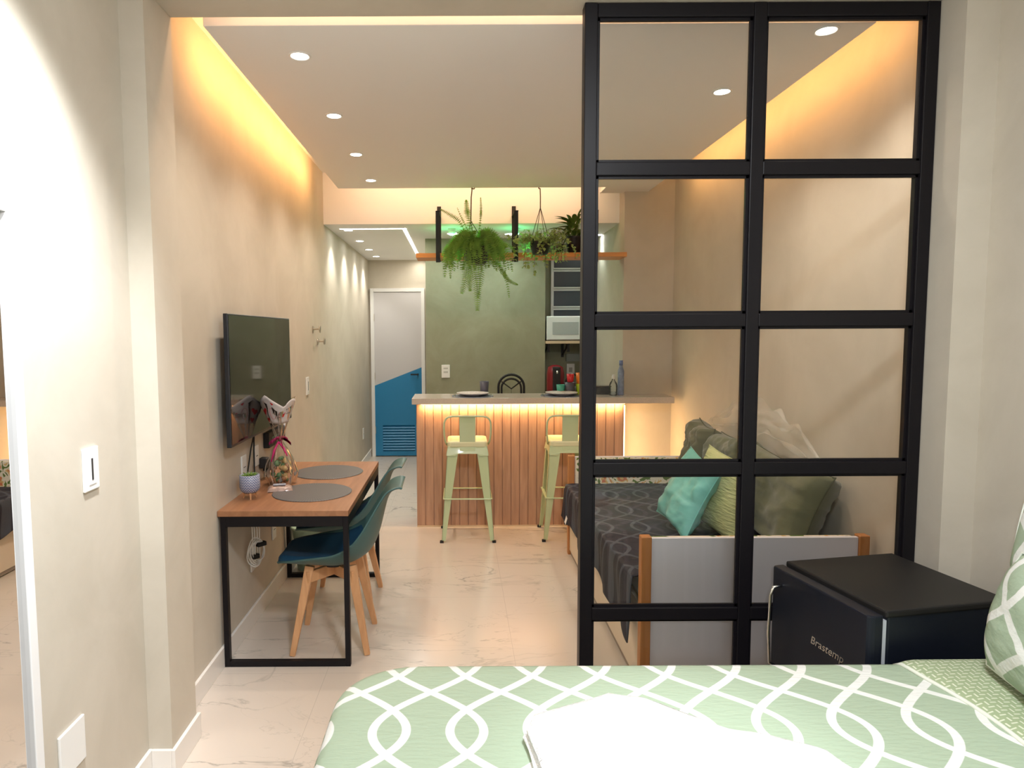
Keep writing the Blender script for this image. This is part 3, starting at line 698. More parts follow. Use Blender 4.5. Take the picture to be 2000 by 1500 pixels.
# stools
def stool():
    t = thing('bar_stool', '', 'bar stool')
    def rr(h, r, z, n=5):
        return [(sx * (h - r) + r * math.cos(a), sy * (h - r) + r * math.sin(a), z) for sx, sy, a0 in ((1, 1, 0), (-1, 1, 90), (-1, -1, 180), (1, -1, 270)) for a in [R(a0 + 90 * i / n) for i in range(n + 1)]]
    rings = [rr(.150, .03, .728), rr(.156, .035, .735), rr(.156, .035, .762), rr(.150, .035, .772), rr(.135, .03, .774), rr(.12, .03, .768)]
    mb = MB(); n = len(rings[0])
    for r_ in rings: mb.v += r_
    for j in range(len(rings) - 1): mb.f += [(j * n + i, j * n + (i + 1) % n, (j + 1) * n + (i + 1) % n, (j + 1) * n + i) for i in range(n)]
    mb.f.append(tuple((len(rings) - 1) * n + i for i in range(n))); mb.f.append(tuple(reversed(range(n))))
    mb.build('seat', M['mint_lit'], t, smooth=False, bevel=.001)
    mb = MB()   # skirt below the seat
    for k in range(4):
        a = k * PI / 2; c, s = math.cos(a), math.sin(a)
        def rot(p): return (p[0] * c - p[1] * s, p[0] * s + p[1] * c, p[2])
        q = [(-.150, -.150, .735), (.150, -.150, .735), (.158, -.163, .665), (.095, -.163, .662), (.075, -.161, .680), (-.075, -.161, .680), (-.095, -.163, .662), (-.158, -.163, .665)]
        b = len(mb.v); mb.v += [rot(p) for p in q] + [rot((p[0], p[1] + .003, p[2])) for p in q]
        mb.f += [tuple(b + i for i in range(8)), tuple(b + 8 + i for i in reversed(range(8)))] + [(b + i, b + 8 + i, b + 8 + (i + 1) % 8, b + (i + 1) % 8) for i in range(8)]
    mb.build('skirt', M['mint'], t)
    for sx in (1, -1):
        for sy in (1, -1):
            mb = MB(); T, Bt = (sx * .152, sy * .152, .73), (sx * .200, sy * .192, .012)
            wt, wb = .086, .028
            # two folded sheets forming an angle section
            for ax in (0, 1):
                def off(p, w): return (p[0] - sx * w, p[1], p[2]) if ax == 0 else (p[0], p[1] - sy * w, p[2])
                def thk(p): return (p[0], p[1] - sy * .004, p[2]) if ax == 0 else (p[0] - sx * .004, p[1], p[2])
                a4 = [T, off(T, wt), off(Bt, wb), Bt]
                mb.hexa(a4, [thk(p) for p in a4])
            lg = mb.build('leg', M['mint'], t)
            B(Bt[0] - .014, Bt[0] + .014, Bt[1] - .014, Bt[1] + .014, 0, .016).build('rubber_foot', M['rubber'], lg, bevel=.002)
    zf = .335; h = .178
    for p, q in (((-h, -h, zf), (h, -h, zf)), ((-h, h, zf), (h, h, zf)), ((-h, -h, zf), (-h, h, zf)), ((h, -h, zf), (h, h, zf))):
        MB().bar(p, q, .022, .008).build('footrest', M['mint'], t, bevel=.002)
    # low back: bent tube and splat, at local -y
    pts = [(-.158, -.06, .735), (-.168, -.12, .765), (-.177, -.155, .83), (-.178, -.163, .89), (-.175, -.168, .925), (-.163, -.172, .950), (-.145, -.174, .963), (-.115, -.176, .969), (-.06, -.177, .970), (0, -.178, .970)]
    pts += [(-x, y, z) for x, y, z in reversed(pts[:-1])]
    MB().tube(pts, .0075, 10).build('back_tube', M['mint'], t, smooth=True)
    mb = MB(); ys = [(.962, -.174), (.92, -.172), (.84, -.160), (.76, -.150), (.70, -.157)]
    vs = []
    for z, y in ys:
        w = .060 + .006 * (z - .70); vs += [(-w, y, z), (w, y, z), (w, y + .003, z), (-w, y + .003, z)]
    b = mb.v.extend(vs)
    for j in range(4): mb.f += [(4 * j + i, 4 * j + (i + 1) % 4, 4 * j + 4 + (i + 1) % 4, 4 * j + 4 + i) for i in range(4)]
    mb.f += [(3, 2, 1, 0), (16, 17, 18, 19)]
    mb.build('back_splat', M['mint'], t)
    return t
s0 = stool(); s0.location = (0.068, 5.175, 0); s0['label'] = 'mint green metal bar stool, left of the two at the counter'; s0['group'] = 'mint metal bar stools'
dup(s0, (0.855, 5.185, 0), 'mint green metal bar stool, half hidden behind the black frame post', rz=R(-1.5))

# table setting on the counter
CT = 1.075
M['plate'] = P('ivory_stoneware', (0.66, 0.60, 0.58), 0.25, var=(55, 0.35)); M['slate_cup'] = P('slate_ceramic', (0.075, 0.075, 0.105), 0.4)
M['silver'] = P('cutlery_steel', (0.7, 0.7, 0.72), 0.2, metal=1)
for x, n, tx in ((0.120, 'on the left placemat in front of the slate cup', 'left'), (0.858, 'on the right placemat beside the frame post', 'right')):
    o = MB().lathe([(0, 0), (.172, 0), (.174, .0015), (.172, .003), (0, .003)], n=64).build('counter_placemat', M['blue_mat'], None, loc=(x, 5.508, CT))
    tag(o, 'round slate blue placemat under the ' + tx + ' plate on the counter', 'placemat', 'slate placemats on the counter')
    t = thing('dinner_plate', 'speckled ivory plate ' + n, 'plate', (x, 5.508, CT + .003), 0, 'plates on the counter')
    MB().lathe([(0, 0), (.07, 0), (.075, .004), (.120, .017), (.135, .024), (.134, .027), (.118, .022), (.075, .010), (0, .008)], n=48).build('dish', M['plate'], t, smooth=True)
    for k, dx in enumerate((-.152, .152)):
        t = thing('fork' if k == 0 else 'knife', ('steel fork left of the ' if k == 0 else 'steel knife right of the ') + tx + ' plate on the counter', 'cutlery', (x + dx, 5.50, CT + .003), 0, 'cutlery on the counter')
        MB().bar((0, -.09, .003), (0, .02, .003), .010, .003).build('handle', M['silver'], t)
        mb = MB()
        if k == 0:
            mb.bar((0, .02, .003), (0, .05, .004), .008, .003, .020, .003)
            for q in (-.008, 0, .008): mb.bar((q, .05, .004), (q, .09, .006), .004, .003)
            mb.build('tines', M['silver'], t)
        else:
            mb.bar((0, .02, .003), (0, .10, .003), .016, .002, .010, .002); mb.build('blade', M['silver'], t)
def cup(name, label, loc, r, h, mat, handle=False, group=None, rz=0.0):
    t = thing(name, label, 'cup', loc, rz, group)
    MB().lathe([(0, 0), (r * .72, 0), (r * .8, .004), (r, h), (r * .93, h), (r * .74, .006), (0, .006)], n=32).build('body', mat, t, smooth=True)
    if handle: MB().tube([(r * .88, 0, h * .80), (r * 1.35, 0, h * .85), (r * 1.6, 0, h * .55), (r * 1.3, 0, h * .28), (r * .84, 0, h * .25)], .0045, 8).build('handle', mat, t, smooth=True)
    return t
cup('tumbler', 'dark slate tumbler standing behind the left plate', (.222, 5.66, CT), .040, .112, M['slate_cup'])
cup('mug', 'turquoise mug behind the right plate, beside the coffee machine', (.876, 5.665, CT), .038, .080, P('turquoise_ceramic', (0.06, 0.36, 0.27), 0.35), True, 'mugs on the counter')
gs = 'stacked cups behind the right plate'
cup('mug', 'dark slate mug, bottom of the stack under the red one', (.952, 5.655, CT), .046, .100, M['slate_cup'], False, gs)
cup('mug', 'red mug stacked on the dark slate mug', (.955, 5.655, CT + .1005), .032, .070, P('red_ceramic', (0.60, 0.02, 0.03), 0.35), False, gs)
cup('mug', 'lime green mug under the orange one, by the frame post', (1.040, 5.65, CT), .040, .088, P('lime_ceramic', (0.42, 0.60, 0.03), 0.35), False, gs)
cup('mug', 'orange mug stacked on the lime green mug', (1.038, 5.65, CT + .0885), .038, .092, P('orange_ceramic', (0.75, 0.20, 0.02), 0.35), False, gs)
# clear spray bottle, black box, sign
t = thing('spray_bottle', 'clear plastic spray bottle at the right end of the counter', 'bottle', (1.285, 5.50, CT))
M['bottle'] = mat_glass('bottle_plastic', (0.93, 0.95, 0.96), 1.5, 0.02, 1.4)
MB().lathe([(0, 0), (.030, 0), (.034, .006), (.034, .085), (.028, .105), (.013, .125), (.012, .138), (0, .138)], n=28).build('bottle_body', M['bottle'], t, smooth=True)
MB().lathe([(0, .003), (.030, .003), (.031, .03), (0, .03)], n=24).build('liquid', mat_glass('liquid', (0.80, 0.86, 0.90), 1.33), t, smooth=True)
mb = MB(); mb.lathe([(0, .138), (.014, .138), (.014, .158), (.010, .165), (0, .165)], n=20); mb.bar((0, .012, .168), (0, -.030, .170), .014, .012); mb.bar((0, -.012, .162), (0, -.026, .135), .008, .005)
mb.build('spray_head', P('clear_white_plastic', (0.7, 0.72, 0.74), 0.3), t)
t = thing('storage_box', 'small black lidded box on the counter beside the spray bottle', 'box', (1.165, 5.60, CT))
B(0, .125, 0, .09, 0, .06).build('box_body', M['blackmatt'], t, bevel=.006); B(-.003, .128, -.003, .093, .060, .072).build('lid', P('smoked_lid', (0.03, 0.03, 0.035), 0.15), t, bevel=.004)
tag(B(1.15, 1.34, 7.085, 7.10, 1.29, 1.37).build('paper_notice', P('notice_grey', (0.30, 0.33, 0.30), 0.6), None), 'faint grey notice on the recess wall above the black box', 'notice')
t = thing('cleaning_bottle', 'tall blue and white bottle against the pillar at the end of the counter', 'bottle', (1.352, 5.52, CT))
MB().lathe([(0, 0), (.024, 0), (.026, .01), (.026, .20), (.015, .235), (.013, .25), (0, .25)], n=24).build('bottle_body', P('blue_white_label', (0.20, 0.26, 0.42), 0.4, var=(38, 0.8)), t, smooth=True)
MB().lathe([(0, .25), (.016, .25), (.016, .29), (0, .29)], n=20).build('cap', P('blue_cap', (0.12, 0.18, 0.40), 0.4), t, smooth=True)
# kettle behind the cups
t = thing('kettle', 'black kettle with arched handle behind the lime green mug', 'kettle', (1.09, 5.98, .93))
# back worktop in the recess
o = thing('kitchen_worktop', 'dark stone worktop with white cupboards in the kitchen recess', 'kitchen unit', (.876, 6.30, 0))
B(0, .508, 0, .795, .90, .93).build('worktop', M['granite'], o, bevel=.002); B(.0, .508, .03, .795, 0.0, .90).build('cupboard', M['white_panel'], o)
for x in (.006, .257): B(x, x + .245, .012, .03, .08, .89).build('cupboard_door', M['white_gloss'], o, bevel=.002)
t.location = (1.125, 6.48, .93)
MB().lathe([(0, 0), (.085, 0), (.092, .02), (.090, .09), (.060, .145), (.02, .155), (0, .165)], n=32).build('kettle_body', M['pot_black'], t, smooth=True)
MB().tube([(.085 * math.cos(a), 0, .13 + .13 * math.sin(a)) for a in [i * PI / 12 for i in range(13)]], .010, 8).build('kettle_handle', M['rubber'], t, smooth=True)
MB().tube([(.08, 0, .06), (.12, 0, .10), (.14, 0, .15)], [.018, .012, .009], 10).build('spout', M['pot_black'], t, smooth=True)
t = thing('coffee_machine', 'dark red and black capsule coffee machine in the recess', 'coffee machine', (.96, 6.56, .93))
MB().lathe([(0, 0), (.080, 0), (.085, .01), (.085, .27), (.070, .33), (.03, .348), (0, .35)], n=36, sy=1.3).build('housing', P('dark_red', (0.20, 0.008, 0.015), 0.3), t, smooth=True)
B(-.040, .034, -.128, -.06, .0, .335).build('front_panel', M['blackmatt'], t, bevel=.012)
MB().lathe([(0, 0), (.010, 0), (.010, .03), (0, .03)], (-.002, -.135, .27), 16).build('coffee_spout', M['chrome'], t, smooth=True)
B(-.06, .06, -.16, -.06, 0, .02).build('drip_tray', M['blackmatt'], t, bevel=.004)
# shelf with microwave
t = thing('microwave_shelf', 'pale wooden shelf on black brackets in the kitchen recess', 'shelf', (.876, 6.66, 1.486))
B(0, .509, 0, .439, 0, .028).build('board', M['pale_wood'], t, bevel=.002)
for x in (.035, .235, .44):
    mb = MB(); mb.bar((x, .05, -.004), (x, .436, -.004), .028, .008); mb.bar((x, .430, 0), (x, .430, -.15), .028, .008); mb.tube([(x, .12, -.01), (x, .20, -.055), (x, .42, -.12)], .010, 6); mb.bar((x, .055, .0), (x, .055, -.085), .024, .02)
    mb.build('bracket', M['blackmatt'], t)
t = thing('microwave', 'white microwave oven on the recess shelf under the window', 'microwave', (.888, 6.66, 1.516))
B(0, .49, .012, .36, 0.006, .245).build('casing', M['white_gloss'], t, bevel=.006)
md = B(0.002, .375, 0.0, .012, .010, .240).build('door', P('white_door', (0.66, 0.72, 0.74), 0.2), t, bevel=.005)
B(.055, .315, -.002, .001, .060, .185).build('door_window', P('perforated_window', (0.36, 0.41, 0.42), 0.25, var=(420, 0.5)), md)
B(.380, .487, 0.0, .012, .010, .240).build('control_panel', M['white_pl'], t, bevel=.004)
B(.38, .386, -.02, 0, .04, .21).build('door_handle', M['steel'], md, bevel=.002)
mb = MB()
for z in (.06, .10, .14): mb.box(.40, .465, -.002, .001, z, z + .022)
mb.box(.40, .465, -.002, .001, .185, .215); mb.build('buttons', P('button_grey', (0.5, 0.52, 0.55), 0.4), t)
for x in (.02, .45): B(x, x + .02, .03, .05, -.002, .006).build('foot', M['rubber'], t)
t = thing('wall_socket', 'white double socket plate on the green wall behind the bar', 'wall socket', (-.125, 6.68, 1.215), -PI / 2, None)
B(0, .009, -.042, .042, -.065, .065).build('cover_plate', M['white_pl'], t, bevel=.003)
mb = MB()
for z in (.03, -.008): mb.box(.009, .010, -.022, .022, z - .008, z + .008)
mb.build('socket_insert', P('socket_grey', (0.5, 0.5, 0.47), 0.4), t)
B(.009, .0105, -.02, .02, -.045, -.03).build('switch_rocker', M['white_gloss'], t)
t = thing('wall_socket', 'white socket plate in the kitchen recess above the red mug', 'wall socket', (1.20, 7.10, 1.20), -PI / 2)
B(0, .009, -.042, .042, -.065, .065).build('cover_plate', M['white_pl'], t, bevel=.003)
B(.009, .0105, -.018, .018, -.025, .025).build('socket_insert', P('socket_grey2', (0.42, 0.40, 0.37), 0.4), t)
# black bentwood chair behind the bar
t = thing('bistro_chair', 'black hoop backed chair behind the counter', 'chair', (.478, 5.99, 0))
def hoop(w, h0, h1, y): return [(-w, y - .06, h0)] + [(w * math.cos(a), y, h1 - w * .95 + w * .95 * math.sin(a)) for a in [PI - i * PI / 14 for i in range(15)]] + [(w, y - .06, h0)]
MB().tube(hoop(.115, .46, 1.222, .0), .011, 8).build('outer_hoop', M['blackmatt'], t, smooth=True)
MB().tube(hoop(.088, .46, 1.185, -.012), .009, 8).build('inner_hoop', M['blackmatt'], t, smooth=True)
mb = MB(); mb.tube([(-.088, -.01, 1.16), (0, -.015, 1.095), (.088, -.01, 1.16)], .007, 6); mb.tube([(-.05, -.02, .5), (0, -.015, 1.095), (.05, -.02, .5)], .007, 6); mb.build('back_lattice', M['blackmatt'], t, smooth=True)
MB().lathe([(0, .455), (.17, .455), (.19, .465), (.19, .48), (0, .485)], (0, .13, 0), 32).build('seat', M['blackmatt'], t, smooth=True)
for sx in (1, -1):
    for y, y2 in ((-.03, -.04), (.27, .30)): MB().tube([(sx * .12, y, .46), (sx * .16, y2, 0)], .013, 8).build('leg', M['blackmatt'], t, smooth=True)

# ================================================================== hanging shelf and plants
t = thing('hanging_shelf', 'orange wood plank shelf hung across the kitchen opening on black steel brackets', 'shelf', (0, 5.50, 2.214))
B(-.340, 1.384, 0, .268, 0, .036).build('plank', M['pine'], t, bevel=.002)
for x in (-.160, .478, 1.130):
    mb = MB(); q = .034
    mb.box(x - q / 2, x + q / 2, -.006, 0, -.040, .375); mb.box(x - q / 2, x + q / 2, 0, .278, -.006, 0); mb.box(x - q / 2, x + q / 2, -.006, 0, -.006, .0)
    mb.box(x - q / 2 + .004, x + q / 2 + .004, .272, .278, -.006, .46); mb.box(x - q / 2 + .002, x + q / 2 + .002, -.006, .278, .369, .375)
    mb.build('bracket', M['blackmatt'], t, bevel=.001)

def leaf(mb, p, d, up, L, W, fold=0.15, droop=0.0, n=4):
    """pointed leaf from p along d"""
    d = Vector(d).normalized(); s = d.cross(Vector(up))
    if s.length < 1e-3: s = d.cross(Vector((1, 0, 0)))
    s.normalize(); nn = s.cross(d); b = len(mb.v); p = Vector(p)
    for i in range(n + 1):
        q = i / n; wd = W * math.sin(PI * (0.12 + 0.88 * q) ** 0.8) if 0 < i < n else (W * .12 if i == 0 else 0.0005)
        c = p + d * L * q + Vector((0, 0, -droop * q * q * L))
        mb.v += [tuple(c - s * wd / 2 + nn * fold * wd), tuple(c), tuple(c + s * wd / 2 + nn * fold * wd)]
    for i in range(n):
        for k in (0, 1): mb.f.append((b + 3 * i + k, b + 3 * i + k + 1, b + 3 * i + 4 + k, b + 3 * i + 3 + k))
def frond(mb, pts, w0, pn=26, rnd=random):
    pts = [Vector(p) for p in pts]
    def at(q):
        f = q * (len(pts) - 1); i = min(int(f), len(pts) - 2); u = f - i
        a, b, c, d = pts[max(i - 1, 0)], pts[i], pts[i + 1], pts[min(i + 2, len(pts) - 1)]
        return 0.5 * ((2 * b) + (c - a) * u + (2 * a - 5 * b + 4 * c - d) * u * u + (3 * b - a - 3 * c + d) * u ** 3)
    mb.tube([at(i / 8) for i in range(9)], [.0022 - .0002 * i for i in range(9)], 4)
    side0 = Vector((rnd.uniform(-1, 1), rnd.uniform(-1, 1), 0.2)).normalized()
    for i in range(pn):
        q = 0.06 + 0.93 * i / (pn - 1); p = at(q); tg = (at(min(q + .02, 1)) - at(max(q - .02, 0)))
        if tg.length < 1e-6: continue
        tg.normalize(); s = tg.cross(Vector((0, 1, 0.25))) * 0.8 + side0 * 0.25; s = (s - tg * s.dot(tg)).normalized()
        L = w0 * (math.sin(PI * (0.10 + 0.86 * q)) ** 0.55) * rnd.uniform(.8, 1.1)
        for sg in (1, -1):
            d = s * sg + tg * 0.28 + Vector((0, 0, -0.12)); d.normalize(); n_ = tg * .0036
            b = len(mb.v); mb.v += [tuple(p - n_), tuple(p + d * L * .5 - n_ * .8), tuple(p + d * L), tuple(p + d * L * .5 + n_ * .8), tuple(p + n_)]
            mb.f.append((b, b + 1, b + 2, b + 3, b + 4))

rf = random.Random(11)
t = thing('hanging_fern', 'large bushy green fern hanging from a hook in front of the shelf', 'potted fern', (0.145, 5.30, 2.755))
MB().tube([(-.005, .13, .0), (-.012, .125, -.01), (-.03, .1, -.008), (-.028, .05, -.03), (-.036, 0, -.10), (-.040, 0, -.30)][0:6], .0045, 8).build('hook', M['stem'], t, smooth=True)
mb = MB()
for k in range(3):
    a = k * 2.1 + .4; mb.tube([(-.040, 0, -.28), (.10 * math.cos(a), .10 * math.sin(a), -.49)], .0028, 6)
mb.build('hanger_cord', M['stem'], t, smooth=True)
MB().lathe([(0, -.62), (.07, -.62), (.085, -.60), (.105, -.49), (.112, -.485), (.100, -.485), (.09, -.50), (0, -.50)], n=28).build('basket', M['pot_black'], t, smooth=True)
mb = MB(); cz = -.48
for k in range(120):
    a = rf.uniform(0, 2 * PI); el = rf.uniform(0.15, 1.25); L = rf.uniform(.15, .26)
    o = Vector((math.cos(a) * .05, math.sin(a) * .05, cz)); h = Vector((math.cos(a), math.sin(a) * .75, 0))
    r1 = L * math.cos(el) * .66; z1 = L * math.sin(el) * .60
    drop = rf.uniform(.05, .20)
    pts = [o, o + h * r1 * .5 + Vector((0, 0, z1 * .8)), o + h * (r1 * .95) + Vector((0, 0, z1 * .75)), o + h * (r1 * 1.25 + .02) + Vector((0, 0, z1 * .35 - drop * .4)), o + h * (r1 * 1.35 + .03) + Vector((0, 0, z1 * .1 - drop))]
    frond(mb, pts, rf.uniform(.022, .034), 26, rf)
def fr(pts, w=.036, n=34): frond(mb, [(x - .145, y - 5.30, z - 2.755) for x, y, z in pts], w, n, rf)
fr([(.15, 5.25, 2.28), (.13, 5.16, 2.26), (.125, 5.14, 2.10), (.15, 5.14, 1.93), (.150, 5.14, 1.77)], .052, 44)
fr([(.14, 5.25, 2.28), (.08, 5.16, 2.26), (.075, 5.14, 2.14), (.06, 5.14, 2.02), (.03, 5.14, 1.90)], .046, 38)
fr([(.16, 5.25, 2.28), (.17, 5.15, 2.24), (.18, 5.14, 2.12), (.17, 5.14, 1.98), (.155, 5.14, 1.87)], .040, 34)
fr([(.15, 5.25, 2.28), (.10, 5.17, 2.20), (.10, 5.15, 2.08), (.09, 5.15, 1.99), (.095, 5.15, 1.92)], .038, 30)
fr([(.20, 5.25, 2.28), (.27, 5.18, 2.22), (.32, 5.16, 2.10), (.37, 5.15, 2.02), (.395, 5.15, 1.87)], .026, 36)
fr([(.20, 5.25, 2.28), (.29, 5.18, 2.22), (.34, 5.16, 2.08), (.39, 5.15, 2.00), (.46, 5.15, 1.965)], .026, 36)
fr([(.05, 5.25, 2.28), (-.07, 5.20, 2.24), (-.09, 5.18, 2.15), (-.10, 5.18, 2.03)], .030, 22)
fr([(.05, 5.25, 2.28), (-.05, 5.20, 2.22), (-.06, 5.18, 2.12), (-.055, 5.18, 2.02)], .022, 20)
fr([(.13, 5.30, 2.30), (.09, 5.28, 2.48), (.075, 5.28, 2.56), (.07, 5.28, 2.63)], .032, 26)
fr([(.16, 5.30, 2.30), (.18, 5.29, 2.48), (.185, 5.29, 2.56), (.182, 5.29, 2.65)], .014, 26)
fr([(.10, 5.30, 2.30), (.02, 5.28, 2.46), (-.06, 5.28, 2.52), (-.13, 5.28, 2.56)], .020, 24)
fr([(.12, 5.30, 2.30), (.06, 5.28, 2.44), (.03, 5.28, 2.50), (.0, 5.28, 2.57)], .010, 14)
for x, z in ((.33, 2.16), (.35, 2.25), (.22, 2.10), (.26, 2.12), (-.02, 2.14), (.0, 2.2)): fr([(.15, 5.25, 2.30), ((.15 + x) / 2, 5.2, 2.38), (x, 5.18, 2.28), (x + .02, 5.17, z)], .036, 26)
mb.build('fronds', M['fern'], t)

t = thing('hanging_ivy', 'trailing small leaved ivy in a dark hanging pot, right of the fern', 'potted plant', (.65, 5.30, 2.755))
MB().tube([(0, .12, 0), (0, .10, -.015), (0, .02, -.03), (0, 0, -.10), (0, 0, -.20)], .004, 6).build('hook', M['stem'], t, smooth=True)
mb = MB()
for k in range(4):
    a = k * PI / 2 + .35; mb.tube([(0, 0, -.18), (.082 * math.cos(a), .082 * math.sin(a), -.44)], .0024, 6)
mb.build('hanger_cord', M['stem'], t, smooth=True)
MB().lathe([(0, -.545), (.055, -.545), (.065, -.53), (.085, -.435), (.09, -.43), (.08, -.43), (.07, -.45), (0, -.45)], n=28).build('pot', M['pot_black'], t, smooth=True)
ml, ms = MB(), MB(); ri = random.Random(5)
for k in range(46):
    a = ri.uniform(0, 2 * PI); sd = math.cos(a); r = ri.uniform(.06, .26) if sd < 0 else ri.uniform(.06, .30)
    dz = ri.uniform(-.30, .03) if abs(sd) < .8 else ri.uniform(-.20, .05)
    if sd > .3: dz = max(dz, -.17)
    p0 = Vector((math.cos(a) * .05, math.sin(a) * .05, -.44)); p1 = p0 + Vector((math.cos(a) * r * .55, math.sin(a) * r * .35 - .02, ri.uniform(.0, .08))); p2 = Vector((math.cos(a) * r, math.sin(a) * r * .5 - .03, -.43 + dz * .5)); p3 = Vector((math.cos(a) * r * 1.03 - .01, math.sin(a) * r * .5 - .03, -.43 + dz))
    pts = [p0, p1, p2, p3]; ms.tube(pts, .0014, 4)
    for i in range(13):
        q = i / 12 * 3; j = min(int(q), 2); u = q - j; p = pts[j].lerp(pts[j + 1], u)
        for _ in (0, 1):
            d = Vector((ri.uniform(-1, 1), ri.uniform(-1, .6), ri.uniform(-.7, .5))).normalized()
            L = ri.uniform(.018, .034); leaf(ml, p + d * .008, d, (ri.uniform(-.3, .3), -.4, 1), L, L * .85, .12, .2, 3)
ms.build('stems', M['stem'], t); ml.build('leaves', M['ivy'], t)

t = thing('potted_lily', 'broad leaved plant in a black pot standing on the hanging shelf', 'potted plant', (.975, 5.62, 2.250))
MB().lathe([(0, 0), (.055, 0), (.062, .01), (.074, .125), (.078, .128), (.078, .14), (.07, .14), (.066, .12), (0, .12)], n=32).build('pot', M['pot_black'], t, smooth=True)
mb = MB(); rl = random.Random(3)
for k in range(46):
    a = rl.uniform(0, 2 * PI); e = rl.uniform(.45, 1.4); L = rl.uniform(.13, .22)
    d = Vector((math.cos(a) * math.cos(e), math.sin(a) * math.cos(e), math.sin(e)))
    p = Vector((d.x * .03, d.y * .03, .12)); q = p + d * rl.uniform(.02, .14)
    mb.tube([p, q], .0018, 4); leaf(mb, q, d + Vector((0, 0, -.25)), (0, 0, 1), L * .8, .045, .18, .5, 6)
for dx, dz in ((-.15, .10), (-.13, .08), (.07, .17), (-.12, .02), (-.10, .045)):
    q = Vector((dx * .25, -.03, .20 + dz * .5)); leaf(mb, q, (dx, -.03, dz), (0, 0, 1), .17, .045, .2, .25, 6)
mb.build('leaves', M['lily'], t)
t = thing('trailing_plant', 'small pale leaved trailing plant beside the black pot on the shelf', 'potted plant', (.845, 5.60, 2.250))
MB().lathe([(0, 0), (.03, 0), (.04, .075), (.034, .075), (0, .065)], n=24).build('pot', M['pot_black'], t, smooth=True)
mb = MB()
for k in range(60):
    a = rl.uniform(0, 2 * PI); r = rl.uniform(.0, .05); z = rl.uniform(.06, .14) - r * .5
    leaf(mb, (math.cos(a) * r, math.sin(a) * r, z), (math.cos(a), math.sin(a), rl.uniform(-.3, .8)), (0, 0, 1), .026, .02, .1, .2, 3)
mb.build('leaves', P('pale_leaf', (0.42, 0.50, 0.34), 0.5, var=(60, 0.6)), t)

# ================================================================== daybed
DX0, DX1, DY0, DY1, DZ = .785, 1.768, 2.80, 4.74, .712
t = thing('daybed', 'white panelled daybed with wooden posts along the right wall', 'daybed', (DX0, DY0, 0))
DW, DL = DX1 - DX0, DY1 - DY0
for (x, y) in ((0, 0), (DW - .045, 0), (0, DL - .045), (DW - .045, DL - .045)):
    B(x, x + .045, y, y + .045, 0, DZ + .008).build('post', M['post'], t, bevel=.004)
for y in (.010, DL - .035): B(.045, DW - .045, y, y + .022, .06, DZ).build('end_panel', M['white_panel'], t, bevel=.002)
B(.012, .030, .045, DL - .045, .035, .40).build('side_panel', M['cream_panel'], t, bevel=.002)
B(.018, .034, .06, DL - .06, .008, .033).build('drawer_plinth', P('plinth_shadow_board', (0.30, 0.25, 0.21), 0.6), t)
B(.03, DW - .02, .035, DL - .04, .34, .40).build('slat_base', M['pale_wood'], t)
def mat_floral():
    m, nt, bs = newmat('floral_print'); tc = nt.nodes.new('ShaderNodeTexCoord')
    n = nt.nodes.new('ShaderNodeTexNoise'); n.inputs['Scale'].default_value = 16; n.inputs['Detail'].default_value = 2; n.inputs['Distortion'].default_value = 1.2
    nt.links.new(tc.outputs['Object'], n.inputs['Vector'])
    cr = nt.nodes.new('ShaderNodeValToRGB'); cr.color_ramp.interpolation = 'CONSTANT'
    e = cr.color_ramp.elements; e[0].position = 0; e[0].color = (.10, .16, .03, 1); e[1].position = .42; e[1].color = (.72, .66, .54, 1)
    k = e.new(.60); k.color = (.62, .42, .16, 1); k = e.new(.66); k.color = (.55, .16, .08, 1)
    nt.links.new(n.outputs['Fac'], cr.inputs[0]); nt.links.new(cr.outputs[0], bs.inputs['Base Color']); bs.inputs['Roughness'].default_value = .8
    return m
M['floral'] = mat_floral()
for y in (.034, DL - .066): B(.048, DW - .05, y, y + .030, .42, DZ - .004).build('floral_pad', M['floral'], t, bevel=.008)
tag(B(DX0 + .02, DX1 - .012, DY0 + .070, DY1 - .075, .402, .512).build('mattress', P('white_ticking', (.75, .72, .66), .8), None, bevel=.03), 'white mattress of the daybed under the navy bedspread', 'mattress')
# navy bedspread: top plus overhanging front with wavy hem
def spread(u, v):
    y = DY0 + .072 + v * (DY1 - DY0 - .15); top = .526; n1 = noise.noise(Vector((y * 4, u * 4, 2.2)))
    if u <= .62: return (DX1 - .014 - (u / .62) * (DX1 - DX0 - .05), y, top + .010 * n1 * min(1, u * 6))
    q = (u - .62) / .38
    hem = .275 + .022 * math.sin(y * 9) + .016 * math.sin(y * 23 + 1)
    if v < .10: hem -= .055 * (1 - v / .10)
    if v > .9: hem += .03 * (v - .9) * 10
    z = top - (top - hem) * max(0, (q - .12) / .88); bulge = .024 * math.sin(min(q * 3.0, 1) * PI / 2) + .014 * math.sin(y * 17 + 2 * q) * q + (.03 * q if v > .93 else 0)
    return (DX0 + .036 - .036 * min(1, q / .12) - bulge - .006, y, z - .004 * min(1, q / .12))
o = MB().grid(spread, 60, 110).build('bedspread', M['lattice_navy'], None, smooth=True, solid=.006); tag(o, 'dark navy lattice patterned bedspread draped over the daybed front', 'bedspread')
mb = MB(); mb.hexa([(-.0, -.02, .02), (.0, .02, .03), (-.012, .025, -.015), (-.012, -.018, -.022)], [(.002, -.02, .02), (.002, .02, .03), (-.010, .025, -.015), (-.010, -.018, -.022)])
o = mb.build('care_label', M['white_pl'], None, loc=(.742, 4.50, .305)); tag(o, 'small white care label on the far corner of the navy bedspread', 'label')

